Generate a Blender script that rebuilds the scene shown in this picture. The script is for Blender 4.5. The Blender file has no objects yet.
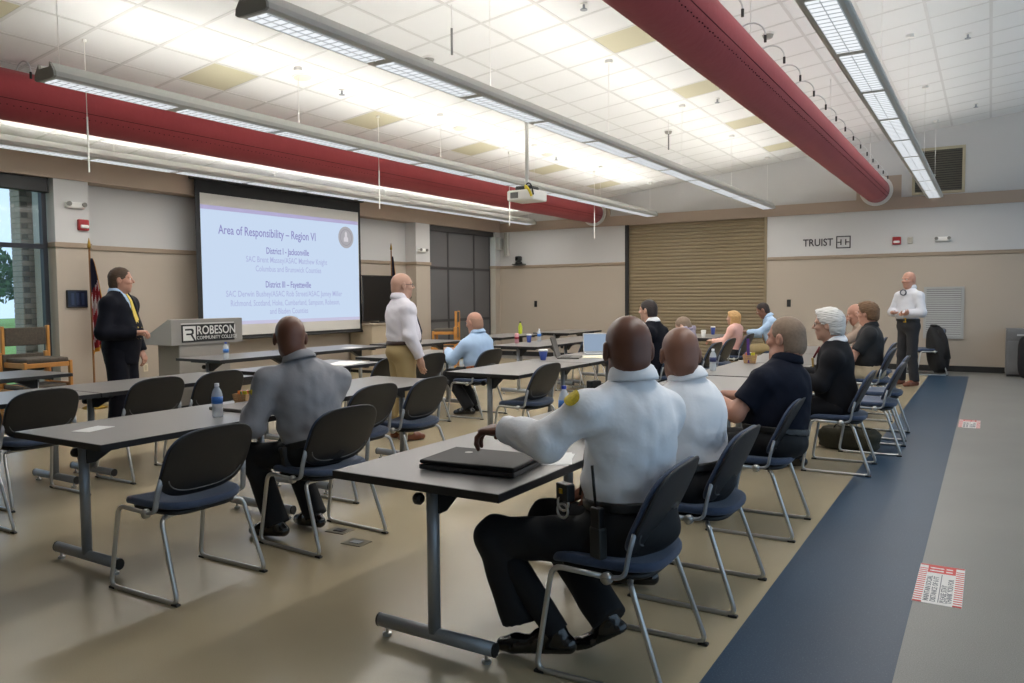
import bpy, bmesh, math, random
import numpy as np
from mathutils import Vector, Matrix

C = bpy.context.scene.collection
PI = math.pi
random.seed(7)

# ---------------------------------------------------------------- camera, world, exposure
cam_d = bpy.data.cameras.new('camera')
cam_d.sensor_width = 36.0
cam_d.lens = 784.0 / 1024 * 36
cam_d.clip_start = 0.05
cam_o = bpy.data.objects.new('camera', cam_d)
C.objects.link(cam_o)
RIGHT = Vector((0.85421915, 0.51984405, -0.00847366))
DOWN = Vector((0.02219542, -0.05274568, -0.99836129))
FWD = Vector((-0.51943913, 0.85263125, -0.05659453))
EYE = Vector((0, 0, 1.475))
m = Matrix.Identity(4)
for i in range(3):
    m[i][0] = RIGHT[i]; m[i][1] = -DOWN[i]; m[i][2] = -FWD[i]; m[i][3] = EYE[i]
cam_o.matrix_world = m
bpy.context.scene.camera = cam_o

world = bpy.data.worlds.new('world')
bpy.context.scene.world = world
world.use_nodes = True
bg = world.node_tree.nodes['Background']
bg.inputs[0].default_value = (0.62, 0.79, 1.0, 1)
bg.inputs[1].default_value = 1.3

vs = bpy.context.scene.view_settings
vs.view_transform = 'Standard'
vs.look = 'None'
vs.gamma = 1.0
vs.use_curve_mapping = False
vs.exposure = 0.0

UP_POWER = {'L1': 38.0, 'L2': 46.0, 'L3': 52.0, 'L4': 29.0}
DOWN_POWER = 9.0

# ---------------------------------------------------------------- materials
def lin(c):
    out = []
    for v in c:
        v = v / 255.0
        out.append(v / 12.92 if v <= 0.04045 else ((v + 0.055) / 1.055) ** 2.4)
    return tuple(out) + (1.0,)

MATS = {}
def mat(name, rgb, rough=0.6, metal=0.0, var=0.0, vscale=6.0, bump=0.0, bscale=40.0, emit=0.0, trans=0.0, alpha=1.0, spec=0.5, coat=0.0, sheen=0.0):
    if name in MATS:
        return MATS[name]
    m = bpy.data.materials.new(name)
    m.use_nodes = True
    nt = m.node_tree
    b = nt.nodes['Principled BSDF']
    col = lin(rgb)
    b.inputs['Base Color'].default_value = col
    b.inputs['Roughness'].default_value = rough
    b.inputs['Metallic'].default_value = metal
    b.inputs['Specular IOR Level'].default_value = spec
    b.inputs['Transmission Weight'].default_value = trans
    b.inputs['Alpha'].default_value = alpha
    b.inputs['Coat Weight'].default_value = coat
    b.inputs['Sheen Weight'].default_value = sheen
    if emit > 0:
        b.inputs['Emission Color'].default_value = col
        b.inputs['Emission Strength'].default_value = emit
    if var > 0 or bump > 0:
        tc = nt.nodes.new('ShaderNodeTexCoord')
    if var > 0:
        n = nt.nodes.new('ShaderNodeTexNoise')
        n.inputs['Scale'].default_value = vscale
        n.inputs['Detail'].default_value = 4
        nt.links.new(tc.outputs['Object'], n.inputs['Vector'])
        mx = nt.nodes.new('ShaderNodeMix')
        mx.data_type = 'RGBA'
        mx.inputs[6].default_value = tuple(min(1, c * (1 - var)) for c in col[:3]) + (1,)
        mx.inputs[7].default_value = tuple(min(1, c * (1 + var)) for c in col[:3]) + (1,)
        nt.links.new(n.outputs['Fac'], mx.inputs[0])
        nt.links.new(mx.outputs[2], b.inputs['Base Color'])
    if bump > 0:
        n2 = nt.nodes.new('ShaderNodeTexNoise')
        n2.inputs['Scale'].default_value = bscale
        n2.inputs['Detail'].default_value = 3
        nt.links.new(tc.outputs['Object'], n2.inputs['Vector'])
        bp = nt.nodes.new('ShaderNodeBump')
        bp.inputs['Strength'].default_value = bump
        bp.inputs['Distance'].default_value = 0.01
        nt.links.new(n2.outputs['Fac'], bp.inputs['Height'])
        nt.links.new(bp.outputs['Normal'], b.inputs['Normal'])
    MATS[name] = m
    return m

def emis(name, rgb, strength):
    if name in MATS:
        return MATS[name]
    m = bpy.data.materials.new(name)
    m.use_nodes = True
    nt = m.node_tree
    nt.nodes.clear()
    e = nt.nodes.new('ShaderNodeEmission')
    e.inputs[0].default_value = lin(rgb)
    e.inputs[1].default_value = strength
    o = nt.nodes.new('ShaderNodeOutputMaterial')
    nt.links.new(e.outputs[0], o.inputs[0])
    MATS[name] = m
    return m

def ramp_speckle(m, scale, base, fleck, lo, hi):
    """fine flecks over a base colour"""
    nt = m.node_tree
    b = nt.nodes['Principled BSDF']
    tc = nt.nodes.new('ShaderNodeTexCoord')
    n = nt.nodes.new('ShaderNodeTexNoise'); n.inputs['Scale'].default_value = scale; n.inputs['Detail'].default_value = 2
    r = nt.nodes.new('ShaderNodeValToRGB')
    r.color_ramp.elements[0].position = lo; r.color_ramp.elements[0].color = lin(base)
    r.color_ramp.elements[1].position = hi; r.color_ramp.elements[1].color = lin(fleck)
    big = nt.nodes.new('ShaderNodeTexNoise'); big.inputs['Scale'].default_value = 1.3; big.inputs['Detail'].default_value = 5
    mul = nt.nodes.new('ShaderNodeMix'); mul.data_type = 'RGBA'; mul.blend_type = 'MULTIPLY'; mul.inputs[0].default_value = 0.35
    nt.links.new(tc.outputs['Object'], n.inputs['Vector']); nt.links.new(tc.outputs['Object'], big.inputs['Vector'])
    nt.links.new(n.outputs['Fac'], r.inputs['Fac'])
    nt.links.new(r.outputs['Color'], mul.inputs[6]); nt.links.new(big.outputs['Color'], mul.inputs[7])
    sat = nt.nodes.new('ShaderNodeRGBToBW')
    nt.links.new(big.outputs['Color'], sat.inputs[0]); nt.links.new(sat.outputs[0], mul.inputs[7])
    nt.links.new(mul.outputs[2], b.inputs['Base Color'])
    return m

# ---------------------------------------------------------------- mesh helpers
def link(o, parent=None):
    C.objects.link(o)
    if parent is not None:
        o.parent = parent
    return o

def obj(name, bm, material, parent=None, smooth=False, loc=None):
    me = bpy.data.meshes.new(name)
    if isinstance(bm, tuple):
        me.from_pydata(bm[0], [], bm[1]); me.update()
    else:
        bmesh.ops.recalc_face_normals(bm, faces=bm.faces)
        bm.to_mesh(me); bm.free()
    if material is not None:
        me.materials.append(material)
    if smooth:
        me.polygons.foreach_set('use_smooth', [True] * len(me.polygons))
    o = bpy.data.objects.new(name, me)
    if loc is not None:
        o.location = loc
    return link(o, parent)

def share(name, src, parent=None, loc=(0, 0, 0), rot=(0, 0, 0), scale=None):
    o = bpy.data.objects.new(name, src.data)
    o.location = loc; o.rotation_euler = rot
    if scale: o.scale = scale
    return link(o, parent)

def thing(name, label, cat, loc=(0, 0, 0), rotz=0.0, group=None):
    o = bpy.data.objects.new(name, None)
    o.empty_display_size = 0.1
    o.location = loc; o.rotation_euler = (0, 0, rotz)
    tag(o, label, cat, group)
    return link(o)

def tag(o, label, cat, group=None):
    o['label'] = label; o['category'] = cat
    if group: o['group'] = group
    return o

def struct(o, label=None):
    o['kind'] = 'structure'
    if label: o['label'] = label
    return o

def copy_tree(o, parent=None):
    c = o.copy(); C.objects.link(c); c.parent = parent
    for ch in list(o.children):
        if ch.name in C.objects:
            copy_tree(ch, c)
    return c

def B():
    return bmesh.new()

def box(bm, x0, x1, y0, y1, z0, z1, bev=0.0, seg=1, M=None):
    r = bmesh.ops.create_cube(bm, size=1.0)
    vs_ = r['verts']
    for v in vs_:
        v.co = Vector(((x0 + x1) / 2 + v.co.x * (x1 - x0), (y0 + y1) / 2 + v.co.y * (y1 - y0), (z0 + z1) / 2 + v.co.z * (z1 - z0)))
    if bev > 0:
        es = list({e for v in vs_ for e in v.link_edges})
        rb = bmesh.ops.bevel(bm, geom=es, offset=bev, segments=seg, affect='EDGES', profile=0.5)
        vs_ = list({v for f in rb['faces'] for v in f.verts} | {v for v in vs_ if v.is_valid})
    if M is not None:
        for v in vs_:
            v.co = M @ v.co
    return bm

def smooth_path(pts, rad=0.04, n=5):
    """round the corners of a polyline"""
    pts = [Vector(p) for p in pts]
    out = [pts[0]]
    for i in range(1, len(pts) - 1):
        a, b, c = pts[i - 1], pts[i], pts[i + 1]
        r = min(rad, (a - b).length * 0.45, (c - b).length * 0.45)
        p0 = b + (a - b).normalized() * r; p1 = b + (c - b).normalized() * r
        for k in range(n + 1):
            t = k / n
            out.append(p0 * (1 - t) ** 2 + b * 2 * t * (1 - t) + p1 * t * t)
    out.append(pts[-1])
    return out

def tube(bm, pts, r, n=8, flat=None, closed=False):
    """sweep a circle (or an ellipse r x flat) along pts"""
    pts = [Vector(p) for p in pts]
    rings = []
    up = Vector((0, 0, 1))
    prev = None
    N = len(pts)
    for i, p in enumerate(pts):
        if closed:
            t = (pts[(i + 1) % N] - pts[i - 1]).normalized()
        else:
            t = ((pts[i + 1] if i + 1 < N else p) - (pts[i - 1] if i else p)).normalized()
        if prev is None:
            a = up if abs(t.z) < 0.9 else Vector((1, 0, 0))
            s = t.cross(a).normalized()
        else:
            s = (prev - t * prev.dot(t)).normalized()
        prev = s
        u = s.cross(t)
        rr = r[i] if isinstance(r, (list, tuple)) else r
        f = flat if flat else rr
        rings.append([bm.verts.new(p + s * rr * math.cos(2 * PI * k / n) + u * f * math.sin(2 * PI * k / n)) for k in range(n)])
    for i in range(N - (0 if closed else 1)):
        A, Bq = rings[i], rings[(i + 1) % N]
        for k in range(n):
            bm.faces.new((A[k], A[(k + 1) % n], Bq[(k + 1) % n], Bq[k]))
    if not closed:
        bm.faces.new(rings[0][::-1]); bm.faces.new(rings[-1])
    return bm

def lathe(bm, prof, n=16, off=(0, 0, 0), axis='z'):
    """revolve (radius, height) pairs"""
    rings = []
    for r, h in prof:
        ring = []
        for k in range(n):
            a = 2 * PI * k / n
            p = (r * math.cos(a), r * math.sin(a), h)
            if axis == 'y': p = (p[0], p[2], p[1])
            if axis == 'x': p = (p[2], p[0], p[1])
            ring.append(bm.verts.new((p[0] + off[0], p[1] + off[1], p[2] + off[2])))
        rings.append(ring)
    for A, Bq in zip(rings, rings[1:]):
        for k in range(n):
            bm.faces.new((A[k], A[(k + 1) % n], Bq[(k + 1) % n], Bq[k]))
    bm.faces.new(rings[0][::-1]); bm.faces.new(rings[-1])
    return bm

def prism(bm, pts2, a0, a1, axis='x'):
    """extrude a 2D outline along an axis"""
    def P(u, v, a):
        return {'x': (a, u, v), 'y': (u, a, v), 'z': (u, v, a)}[axis]
    lo = [bm.verts.new(P(u, v, a0)) for u, v in pts2]
    hi = [bm.verts.new(P(u, v, a1)) for u, v in pts2]
    n = len(pts2)
    for k in range(n):
        bm.faces.new((lo[k], lo[(k + 1) % n], hi[(k + 1) % n], hi[k]))
    bm.faces.new(lo[::-1]); bm.faces.new(hi)
    return bm

def sgn_pow(v, p):
    return math.copysign(abs(v) ** p, v)

def cushion(fn, a, b, thick, n=4.0, na=32, rings=5, edge=0.4):
    """superellipse slab; fn(u, v, w) maps cushion space to local space. u in +-a, v in +-b, w in 0..thick"""
    verts, faces = [], []
    def ring(r, w):
        i0 = len(verts)
        for k in range(na):
            t = 2 * PI * k / na
            verts.append(fn(r * a * sgn_pow(math.cos(t), 2 / n), r * b * sgn_pow(math.sin(t), 2 / n), w))
        return i0
    prof = []
    for k in range(rings + 1):
        ph = (PI / 2) * k / rings
        prof.append((1 - edge * 0.25 * (1 - math.cos(ph)) * 0 - 0.12 * edge * (1 - math.cos(ph)), thick * (0.5 + 0.5 * math.sin(ph))))
    low = [(r, thick - w) for r, w in prof[::-1]]
    prof = low[:-1] + prof
    prof = [(0.3, 0.0), (0.7, 0.0)] + prof + [(0.7, thick), (0.3, thick)]
    idx = [ring(r, w) for r, w in prof]
    for A, Bq in zip(idx, idx[1:]):
        for k in range(na):
            faces.append((A + k, A + (k + 1) % na, Bq + (k + 1) % na, Bq + k))
    verts.append(fn(0, 0, 0.0)); c0 = len(verts) - 1
    verts.append(fn(0, 0, thick)); c1 = len(verts) - 1
    for k in range(na):
        faces.append((c0, idx[0] + (k + 1) % na, idx[0] + k))
        faces.append((c1, idx[-1] + k, idx[-1] + (k + 1) % na))
    return verts, faces

def text(name, body, size, material, parent, origin, xdir, ydir, align='LEFT', extrude=0.001, bold=0.0, xscale=1.0):
    """lettering as a thin mesh lying in the plane spanned by xdir, ydir"""
    cu = bpy.data.curves.new(name, 'FONT')
    cu.body = body; cu.size = size; cu.align_x = align; cu.extrude = extrude; cu.offset = bold
    cu.resolution_u = 3
    t = bpy.data.objects.new(name, cu); C.objects.link(t)
    bpy.context.view_layer.update()
    me = bpy.data.meshes.new_from_object(t.evaluated_get(bpy.context.evaluated_depsgraph_get()))
    bpy.data.objects.remove(t); bpy.data.curves.remove(cu)
    x = Vector(xdir).normalized(); y = Vector(ydir).normalized(); z = x.cross(y)
    M = Matrix.Identity(4)
    for i in range(3):
        M[i][0] = x[i] * xscale; M[i][1] = y[i]; M[i][2] = z[i]; M[i][3] = origin[i]
    me.transform(M)
    me.materials.clear(); me.materials.append(material)
    me.name = name
    o = bpy.data.objects.new(name, me)
    return link(o, parent)

# ---------------------------------------------------------------- palette
M_paint_white = mat('paint_white', (197, 196, 194), 0.75, bump=0.05, bscale=200)
M_paint_beige = mat('paint_beige', (176, 164, 149), 0.75, bump=0.05, bscale=200)
M_soffit = mat('soffit_tan', (170, 152, 136), 0.75)
M_rail = mat('rail_taupe', (150, 133, 114), 0.6)
M_base = mat('baseboard_black', (38, 36, 34), 0.5)
M_tile = mat('ceiling_tile', (228, 228, 226), 0.9, bump=0.25, bscale=180)
M_tile_beige = mat('ceiling_tile_old', (196, 190, 162), 0.9, bump=0.25, bscale=180)
M_grid = mat('ceiling_grid', (210, 209, 206), 0.6)
M_dark_metal = mat('window_frame', (42, 44, 50), 0.45, 0.3)
M_glass = mat('glass', (235, 245, 250), 0.02, trans=1.0)
M_chrome = mat('chrome_frame', (198, 198, 196), 0.3, 0.85)
M_grey_metal = mat('grey_metal', (152, 156, 160), 0.4, 0.5)
M_black = mat('black_plastic', (30, 30, 30), 0.5)
M_shell = mat('chair_shell', (27, 27, 28), 0.5, bump=0.1, bscale=300)
M_fabric = mat('chair_fabric', (56, 70, 95), 0.85, var=0.25, vscale=60, bump=0.2, bscale=300, sheen=0.2)
M_laminate = mat('table_laminate', (120, 117, 115), 0.33, var=0.06, vscale=150)
M_white = mat('white_plastic', (228, 227, 222), 0.5)
M_paper = mat('paper', (238, 238, 236), 0.8)
M_red_dev = mat('alarm_red', (150, 30, 34), 0.4)
# ================================================================ THE SETTING
XL, YB = -10.66, 16.94          # left wall (column faces), back wall
XR, YF = 3.4, -4.0              # right wall, wall behind the camera
XREC = -10.95                   # recessed wall between the columns
RAIL, SOF0, SOF1 = 2.227, 3.105, 3.33
def ceil_z(x): return 4.663 + 0.117 * x

M_floor = mat('floor_beige', (182, 166, 136), 0.25, spec=0.55)
ramp_speckle(M_floor, 260, (184, 168, 136), (196, 182, 152), 0.35, 0.7)
M_stripe = mat('floor_navy', (40, 62, 90), 0.42, spec=0.25)
ramp_speckle(M_stripe, 150, (42, 68, 92), (98, 120, 134), 0.58, 0.8)
M_fgrey = mat('floor_grey', (140, 136, 126), 0.45, spec=0.4)
ramp_speckle(M_fgrey, 220, (132, 130, 124), (158, 156, 150), 0.4, 0.7)

fl = struct(obj('floor', box(B(), XREC - 0.3, -0.915, YF - 0.2, 16.02, -0.1, 0), M_floor), 'polished beige resilient floor of the hall')
obj('floor_stripe', box(B(), -0.915, -0.285, YF - 0.2, 16.02, -0.1, 0), M_stripe, fl)['label'] = 'speckled navy blue stripe along the floor'
g = B(); box(g, -0.285, XR + 0.2, YF - 0.2, YB + 0.2, -0.1, 0); box(g, XREC - 0.3, -0.285, 16.02, YB + 0.2, -0.1, 0)
obj('floor_border', g, M_fgrey, fl)['label'] = 'speckled grey floor border beside the blue stripe'

# floor outlet plates
for k, (x, y) in enumerate(((-3.24, 3.49), (-3.50, 3.62))):
    t = thing('floor_outlet', ('brass floor outlet with a grey cover, by the grey-uniformed man\'s chair', 'brass floor outlet with a black cover, by the grey-uniformed man\'s shoe')[k], 'outlet', (x, y, 0), 0.05, 'floor outlet plates')
    obj('plate', box(B(), -0.075, 0.075, -0.06, 0.06, 0, 0.004, 0.002), mat('plate_brass', (120, 112, 92), 0.4, 0.6), t)
    obj('cover', box(B(), -0.035, 0.035, -0.025, 0.025, 0.004, 0.007), M_black if k else M_grey_metal, t)

# ---- back wall
wb = struct(obj('wall_back', box(B(), XREC - 0.2, XR + 0.2, YB, YB + 0.15, SOF1 - 0.02, 5.3), M_paint_white), 'white upper back wall under the sloped ceiling')
DX0, DX1 = -7.21, -4.03
for (a, b) in ((XREC - 0.2, DX0), (DX1, XR + 0.2)):
    obj('lower_panel', box(B(), a, b, YB, YB + 0.15, 0, RAIL), M_paint_beige, wb)
    obj('upper_panel', box(B(), a, b, YB, YB + 0.15, RAIL, SOF0 + 0.02), M_paint_white, wb)
obj('soffit_band', box(B(), XREC - 0.2, XR + 0.2, YB - 0.03, YB + 0.1, SOF0, SOF1), M_soffit, wb)
struct(obj('trim_1', box(B(), XL, DX0 - 0.02, YB - 0.025, YB, RAIL - 0.035, RAIL + 0.035, 0.006), M_rail), 'taupe chair rail left of the roll-up door')
struct(obj('trim_2', box(B(), DX1 + 0.02, XR, YB - 0.025, YB, RAIL - 0.035, RAIL + 0.035, 0.006), M_rail), 'taupe chair rail right of the roll-up door')
struct(obj('baseboard_back', box(B(), DX1 + 0.02, XR, YB - 0.012, YB, 0, 0.11, 0.004), M_base), 'black baseboard of the back wall, right of the door')
struct(obj('baseboard_left', box(B(), XL, DX0 - 0.02, YB - 0.012, YB, 0, 0.11, 0.004), M_base), 'black baseboard of the back wall, left of the door')
for (x, w) in ((-8.0, 0.86), (-1.9, 0.86)):     # tan surrounds behind the duct ends
    obj('duct_surround', box(B(), x - 0.4, x + 0.4, YB - 0.03, YB + 0.1, SOF1, ceil_z(x) - (0.0 if x < -5 else 0.68)), M_soffit, wb)

# ---- left wall
wl = struct(obj('wall_left', box(B(), XREC - 0.2, XL + 0.02, YF, YB, SOF0, 3.7), M_soffit), 'tan soffit along the left wall')
obj('lower_panel', box(B(), XREC - 0.15, XREC, 6.2, 13.6, 0, RAIL), M_paint_beige, wl)
obj('upper_panel', box(B(), XREC - 0.15, XREC, 6.2, 13.6, RAIL, SOF0 + 0.05), M_paint_white, wl)
for (a, b) in ((5.82, 6.29), (13.52, 14.02), (16.72, YB)):
    c = obj('column_lower', box(B(), XREC - 0.25, XL, a, b, 0, RAIL), M_paint_beige, wl)
    obj('column_upper', box(B(), XREC - 0.25, XL, a, b, RAIL, SOF0 + 0.02), M_paint_white, wl)
    obj('column_rail', box(B(), XREC - 0.2, XL + 0.025, a - 0.02, b + (0.02 if b < 16 else 0), RAIL - 0.035, RAIL + 0.035, 0.006), M_rail, wl)
obj('side_panel', box(B(), XREC - 0.25, XREC - 0.02, YF, 2.6, 0, SOF0 + 0.02), M_paint_beige, wl)
struct(obj('trim_3', box(B(), XREC, XREC + 0.025, 6.29, 13.52, RAIL - 0.035, RAIL + 0.035, 0.006), M_rail), 'taupe chair rail behind the projection screen')
struct(obj('baseboard_recess', box(B(), XREC, XREC + 0.012, 6.29, 13.52, 0, 0.11), M_base), 'black baseboard below the projection screen')

# ---- glass
M_pane = bpy.data.materials.new('window_glass'); M_pane.use_nodes = True
nt = M_pane.node_tree; nt.nodes.clear()
tr = nt.nodes.new('ShaderNodeBsdfTransparent'); tr.inputs[0].default_value = (0.92, 0.96, 0.97, 1)
gl = nt.nodes.new('ShaderNodeBsdfGlossy'); gl.inputs[1].default_value = 0.08
mx = nt.nodes.new('ShaderNodeMixShader'); mx.inputs[0].default_value = 0.025
ou = nt.nodes.new('ShaderNodeOutputMaterial')
nt.links.new(tr.outputs[0], mx.inputs[1]); nt.links.new(gl.outputs[0], mx.inputs[2]); nt.links.new(mx.outputs[0], ou.inputs[0])

def wall_window(name, y0, y1, x, ys, zs, ztop, label, t=0.06):
    """glazing in a plane x = const: frame, mullions and one pane per light"""
    bm = B()
    box(bm, x - 0.04, x + 0.04, y0, y0 + t, 0, ztop); box(bm, x - 0.04, x + 0.04, y1 - t, y1, 0, ztop)
    box(bm, x - 0.04, x + 0.04, y0 + t, y1 - t, ztop - 0.09, ztop); box(bm, x - 0.04, x + 0.04, y0 + t, y1 - t, 0, 0.08)
    w = struct(obj(name, bm, M_dark_metal), label)
    for y in ys:
        obj('mullion', box(B(), x - 0.035, x + 0.035, y - t / 2, y + t / 2, 0.08, ztop - 0.09), M_dark_metal, w)
    for z in zs:
        obj('transom', box(B(), x - 0.038, x + 0.038, y0 + t, y1 - t, z - t / 2, z + t / 2), M_dark_metal, w)
    Y = [y0 + t] + list(ys) + [y1 - t]; Z = [0.08] + list(zs) + [ztop - 0.09]
    for a, b in zip(Y, Y[1:]):
        for c, d in zip(Z, Z[1:]):
            obj('pane', box(B(), x - 0.004, x + 0.004, a, b, c, d), M_pane, w)
    return w
wall_window('window_1', 2.6, 5.78, -10.82, (4.2,), (0.95, 2.2), SOF0, 'dark framed tall window looking onto lawn and block pillar')
wall_window('window_2', 14.02, 16.72, -10.86, (14.85, 15.95), (0.95, 2.18), SOF0, 'dark framed tall window behind the grey roller shade')
M_shade = bpy.data.materials.new('shade_mesh'); M_shade.use_nodes = True
nt = M_shade.node_tree; b_ = nt.nodes['Principled BSDF']; b_.inputs['Base Color'].default_value = lin((96, 94, 94)); b_.inputs['Roughness'].default_value = 0.8
tr = nt.nodes.new('ShaderNodeBsdfTransparent'); tr.inputs[0].default_value = (1, 1, 1, 1)
mx = nt.nodes.new('ShaderNodeMixShader'); mx.inputs[0].default_value = 0.07
nt.links.new(b_.outputs[0], mx.inputs[1]); nt.links.new(tr.outputs[0], mx.inputs[2]); nt.links.new(mx.outputs[0], nt.nodes['Material Output'].inputs[0])
sh = thing('window_blind', 'dark grey roller shade pulled down over the far window', 'shade', (-10.75, 15.37, 0))
obj('shade_cloth', box(B(), -0.002, 0.002, -1.33, 1.19, 0.25, 3.0), M_shade, sh)
obj('cassette', box(B(), -0.05, 0.06, -1.34, 1.33, 2.98, 3.1, 0.01), mat('shade_box', (48, 46, 46), 0.5), sh)
obj('hem_bar', box(B(), -0.012, 0.012, -1.33, 1.19, 0.22, 0.26, 0.004), M_black, sh)
for z in (0.95, 2.15):  # backlit transoms seen through the cloth, put in as darker strips on it
    obj('frame_silhouette', box(B(), -0.004, 0.012, -1.33, 1.19, z - 0.03, z + 0.03), mat('silhouette_grey', (56, 54, 54), 0.7), sh)
for y in (-0.55, 0.52):  # dark silhouettes of the mullions behind, likewise coloured strips on the cloth
    obj('frame_silhouette', box(B(), -0.004, 0.010, y - 0.03, y + 0.03, 0.3, 2.98), mat('silhouette_grey', (56, 54, 54), 0.7), sh)
sh = thing('window_blind_case', 'black roller shade cassette at the head of the lawn window', 'shade', (-10.74, 4.2, 3.0))
obj('cassette', box(B(), -0.05, 0.05, -1.56, 1.56, -0.09, 0.1, 0.01), M_black, sh)
obj('end_cap', box(B(), -0.055, 0.055, 1.56, 1.575, -0.095, 0.105), M_black, sh)

# ---- right wall and the wall behind the photographer (closing the room, with its windows)
wr = struct(obj('wall_right', box(B(), XR, XR + 0.2, YF, YB, 4.5, 5.3), M_paint_white), 'white upper right wall')
for (a, b) in ((YF, -3.2), (0.3, 0.6), (4.5, 4.8), (8.7, 9.0), (12.9, 13.2), (16.6, YB)):
    obj('pier', box(B(), XR, XR + 0.2, a, b, 0, 4.5), M_paint_beige, wr)
obj('dado', box(B(), XR, XR + 0.2, YF, YB, 0, 0.5), M_paint_beige, wr)
for k, (a, b) in enumerate(((-3.2, 0.3), (0.6, 4.5), (4.8, 8.7), (9.0, 12.9), (13.2, 16.6))):
    wall_window('window_%d' % (k + 3), a, b, XR + 0.1, ((a + b) / 2,), (0.95, 2.2, 3.4), 4.5, 'dark framed window in the right wall, bay %d from the rear' % (k + 1))
struct(obj('wall_front', box(B(), XREC - 0.2, XR + 0.2, YF - 0.15, YF, 0, 5.3), M_paint_beige), 'plain wall behind the rows of tables')

# ---- ceiling: backing slab, grid bars, tiles
SL = math.atan(0.117)
g = B()
pr = [(XREC - 0.2, ceil_z(XREC - 0.2) + 0.05), (XR + 0.2, ceil_z(XR + 0.2) + 0.05), (XR + 0.2, ceil_z(XR + 0.2) + 0.15), (XREC - 0.2, ceil_z(XREC - 0.2) + 0.15)]
ce = struct(obj('ceiling', prism(g, pr, YF - 0.2, YB + 0.2, 'y'), M_grid), 'sloped white suspended tile ceiling')
S = 0.61
xs = [-7.38 + S * k for k in range(-6, 19)]
ys = [4.13 + S * k for k in range(-14, 23)]
g = B()
for x in xs:
    z = ceil_z(x); box(g, x - 0.017, x + 0.017, YF, YB, z + 0.002, z + 0.05)
for y in ys:
    prism(g, [(XREC, ceil_z(XREC) + 0.001), (XR, ceil_z(XR) + 0.001), (XR, ceil_z(XR) + 0.05), (XREC, ceil_z(XREC) + 0.05)], y - 0.017, y + 0.017, 'y')
obj('grid_bars', g, M_grid, ce)['kind'] = 'stuff'
def tile_mesh(m):
    bm = box(B(), -S / 2 + 0.014, S / 2 - 0.014, -S / 2 + 0.014, S / 2 - 0.014, 0, 0.012, 0.002)
    o = obj('ceiling_tile', bm, m, ce); return o
def pix(p):
    v = Vector(p) - EYE; d = v.dot(FWD)
    return (512 + 784 * v.dot(RIGHT) / d, 341.5 + 784 * v.dot(DOWN) / d, d) if d > 0.1 else (-999, -999, d)
cells = []
old = [(-7.38, y) for y in (2.91, 5.35, 7.79, 10.23, 12.67, 15.11)] + [(-3.72, y) for y in (7.79, 10.23, 12.67, 15.11, 5.35)]
for x in xs:
    for y in ys:
        c = (x + S / 2, y + S / 2)
        if c[0] > XR - 0.2 or c[1] > YB - 0.1: continue
        u, v, d = pix((c[0], c[1], ceil_z(c[0])))
        seen = d > 0.1 and -40 < u < 1064 and -40 < v < 320
        beige = any(abs(x - a) < 0.1 and abs(y - b) < 0.1 for a, b in old)
        cells.append((not seen, d if d > 0 else 99, c, beige))
cells.sort()
src = {False: None, True: None}
rest = []
for k, (un, d, c, beige) in enumerate(cells):
    loc = (c[0], c[1], ceil_z(c[0]) + 0.004)
    if k < 298 or beige:
        if src[beige] is None:
            src[beige] = tile_mesh(M_tile_beige if beige else M_tile); o = src[beige]
        else:
            o = share('ceiling_tile', src[beige], ce)
        o.location = loc; o.rotation_euler = (0, -SL, 0)
    else:
        rest.append(loc)
g = B()
for l in rest:
    box(g, -S / 2 + 0.014, S / 2 - 0.014, -S / 2 + 0.014, S / 2 - 0.014, 0, 0.012, M=Matrix.Translation(l) @ Matrix.Rotation(-SL, 4, 'Y'))
obj('ceiling_tiles_far', g, M_tile, ce)['kind'] = 'stuff'

# ---- roll-up door
dr = struct(obj('door_1', box(B(), DX0 - 0.05, DX1 + 0.05, YB + 0.09, YB + 0.15, 0, SOF0 + 0.03), mat('door_back', (90, 80, 60), 0.6)), 'closed olive tan roll-up slat door')
M_slat = mat('slat_olive', (132, 117, 90), 0.5, var=0.05, vscale=3)
NS = 41; hs = SOF0 / NS
pf = [(YB + 0.09, 0.002), (YB + 0.044, 0.003), (YB + 0.036, hs * 0.25), (YB + 0.035, hs * 0.6), (YB + 0.042, hs * 0.9), (YB + 0.046, hs - 0.002), (YB + 0.09, hs - 0.002)]
s0 = obj('slat', prism(B(), pf, DX0 + 0.05, DX1 - 0.05, 'x'), M_slat, dr)
for k in range(1, NS):
    share('slat', s0, dr, (0, 0, k * hs))
for a, b in ((DX0 - 0.02, DX0 + 0.06), (DX1 - 0.05, DX1 + 0.01)):
    obj('guide_rail', box(B(), a, b, YB - 0.02, YB + 0.07, 0, SOF0), M_black if a < -6 else M_slat, dr)

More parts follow.
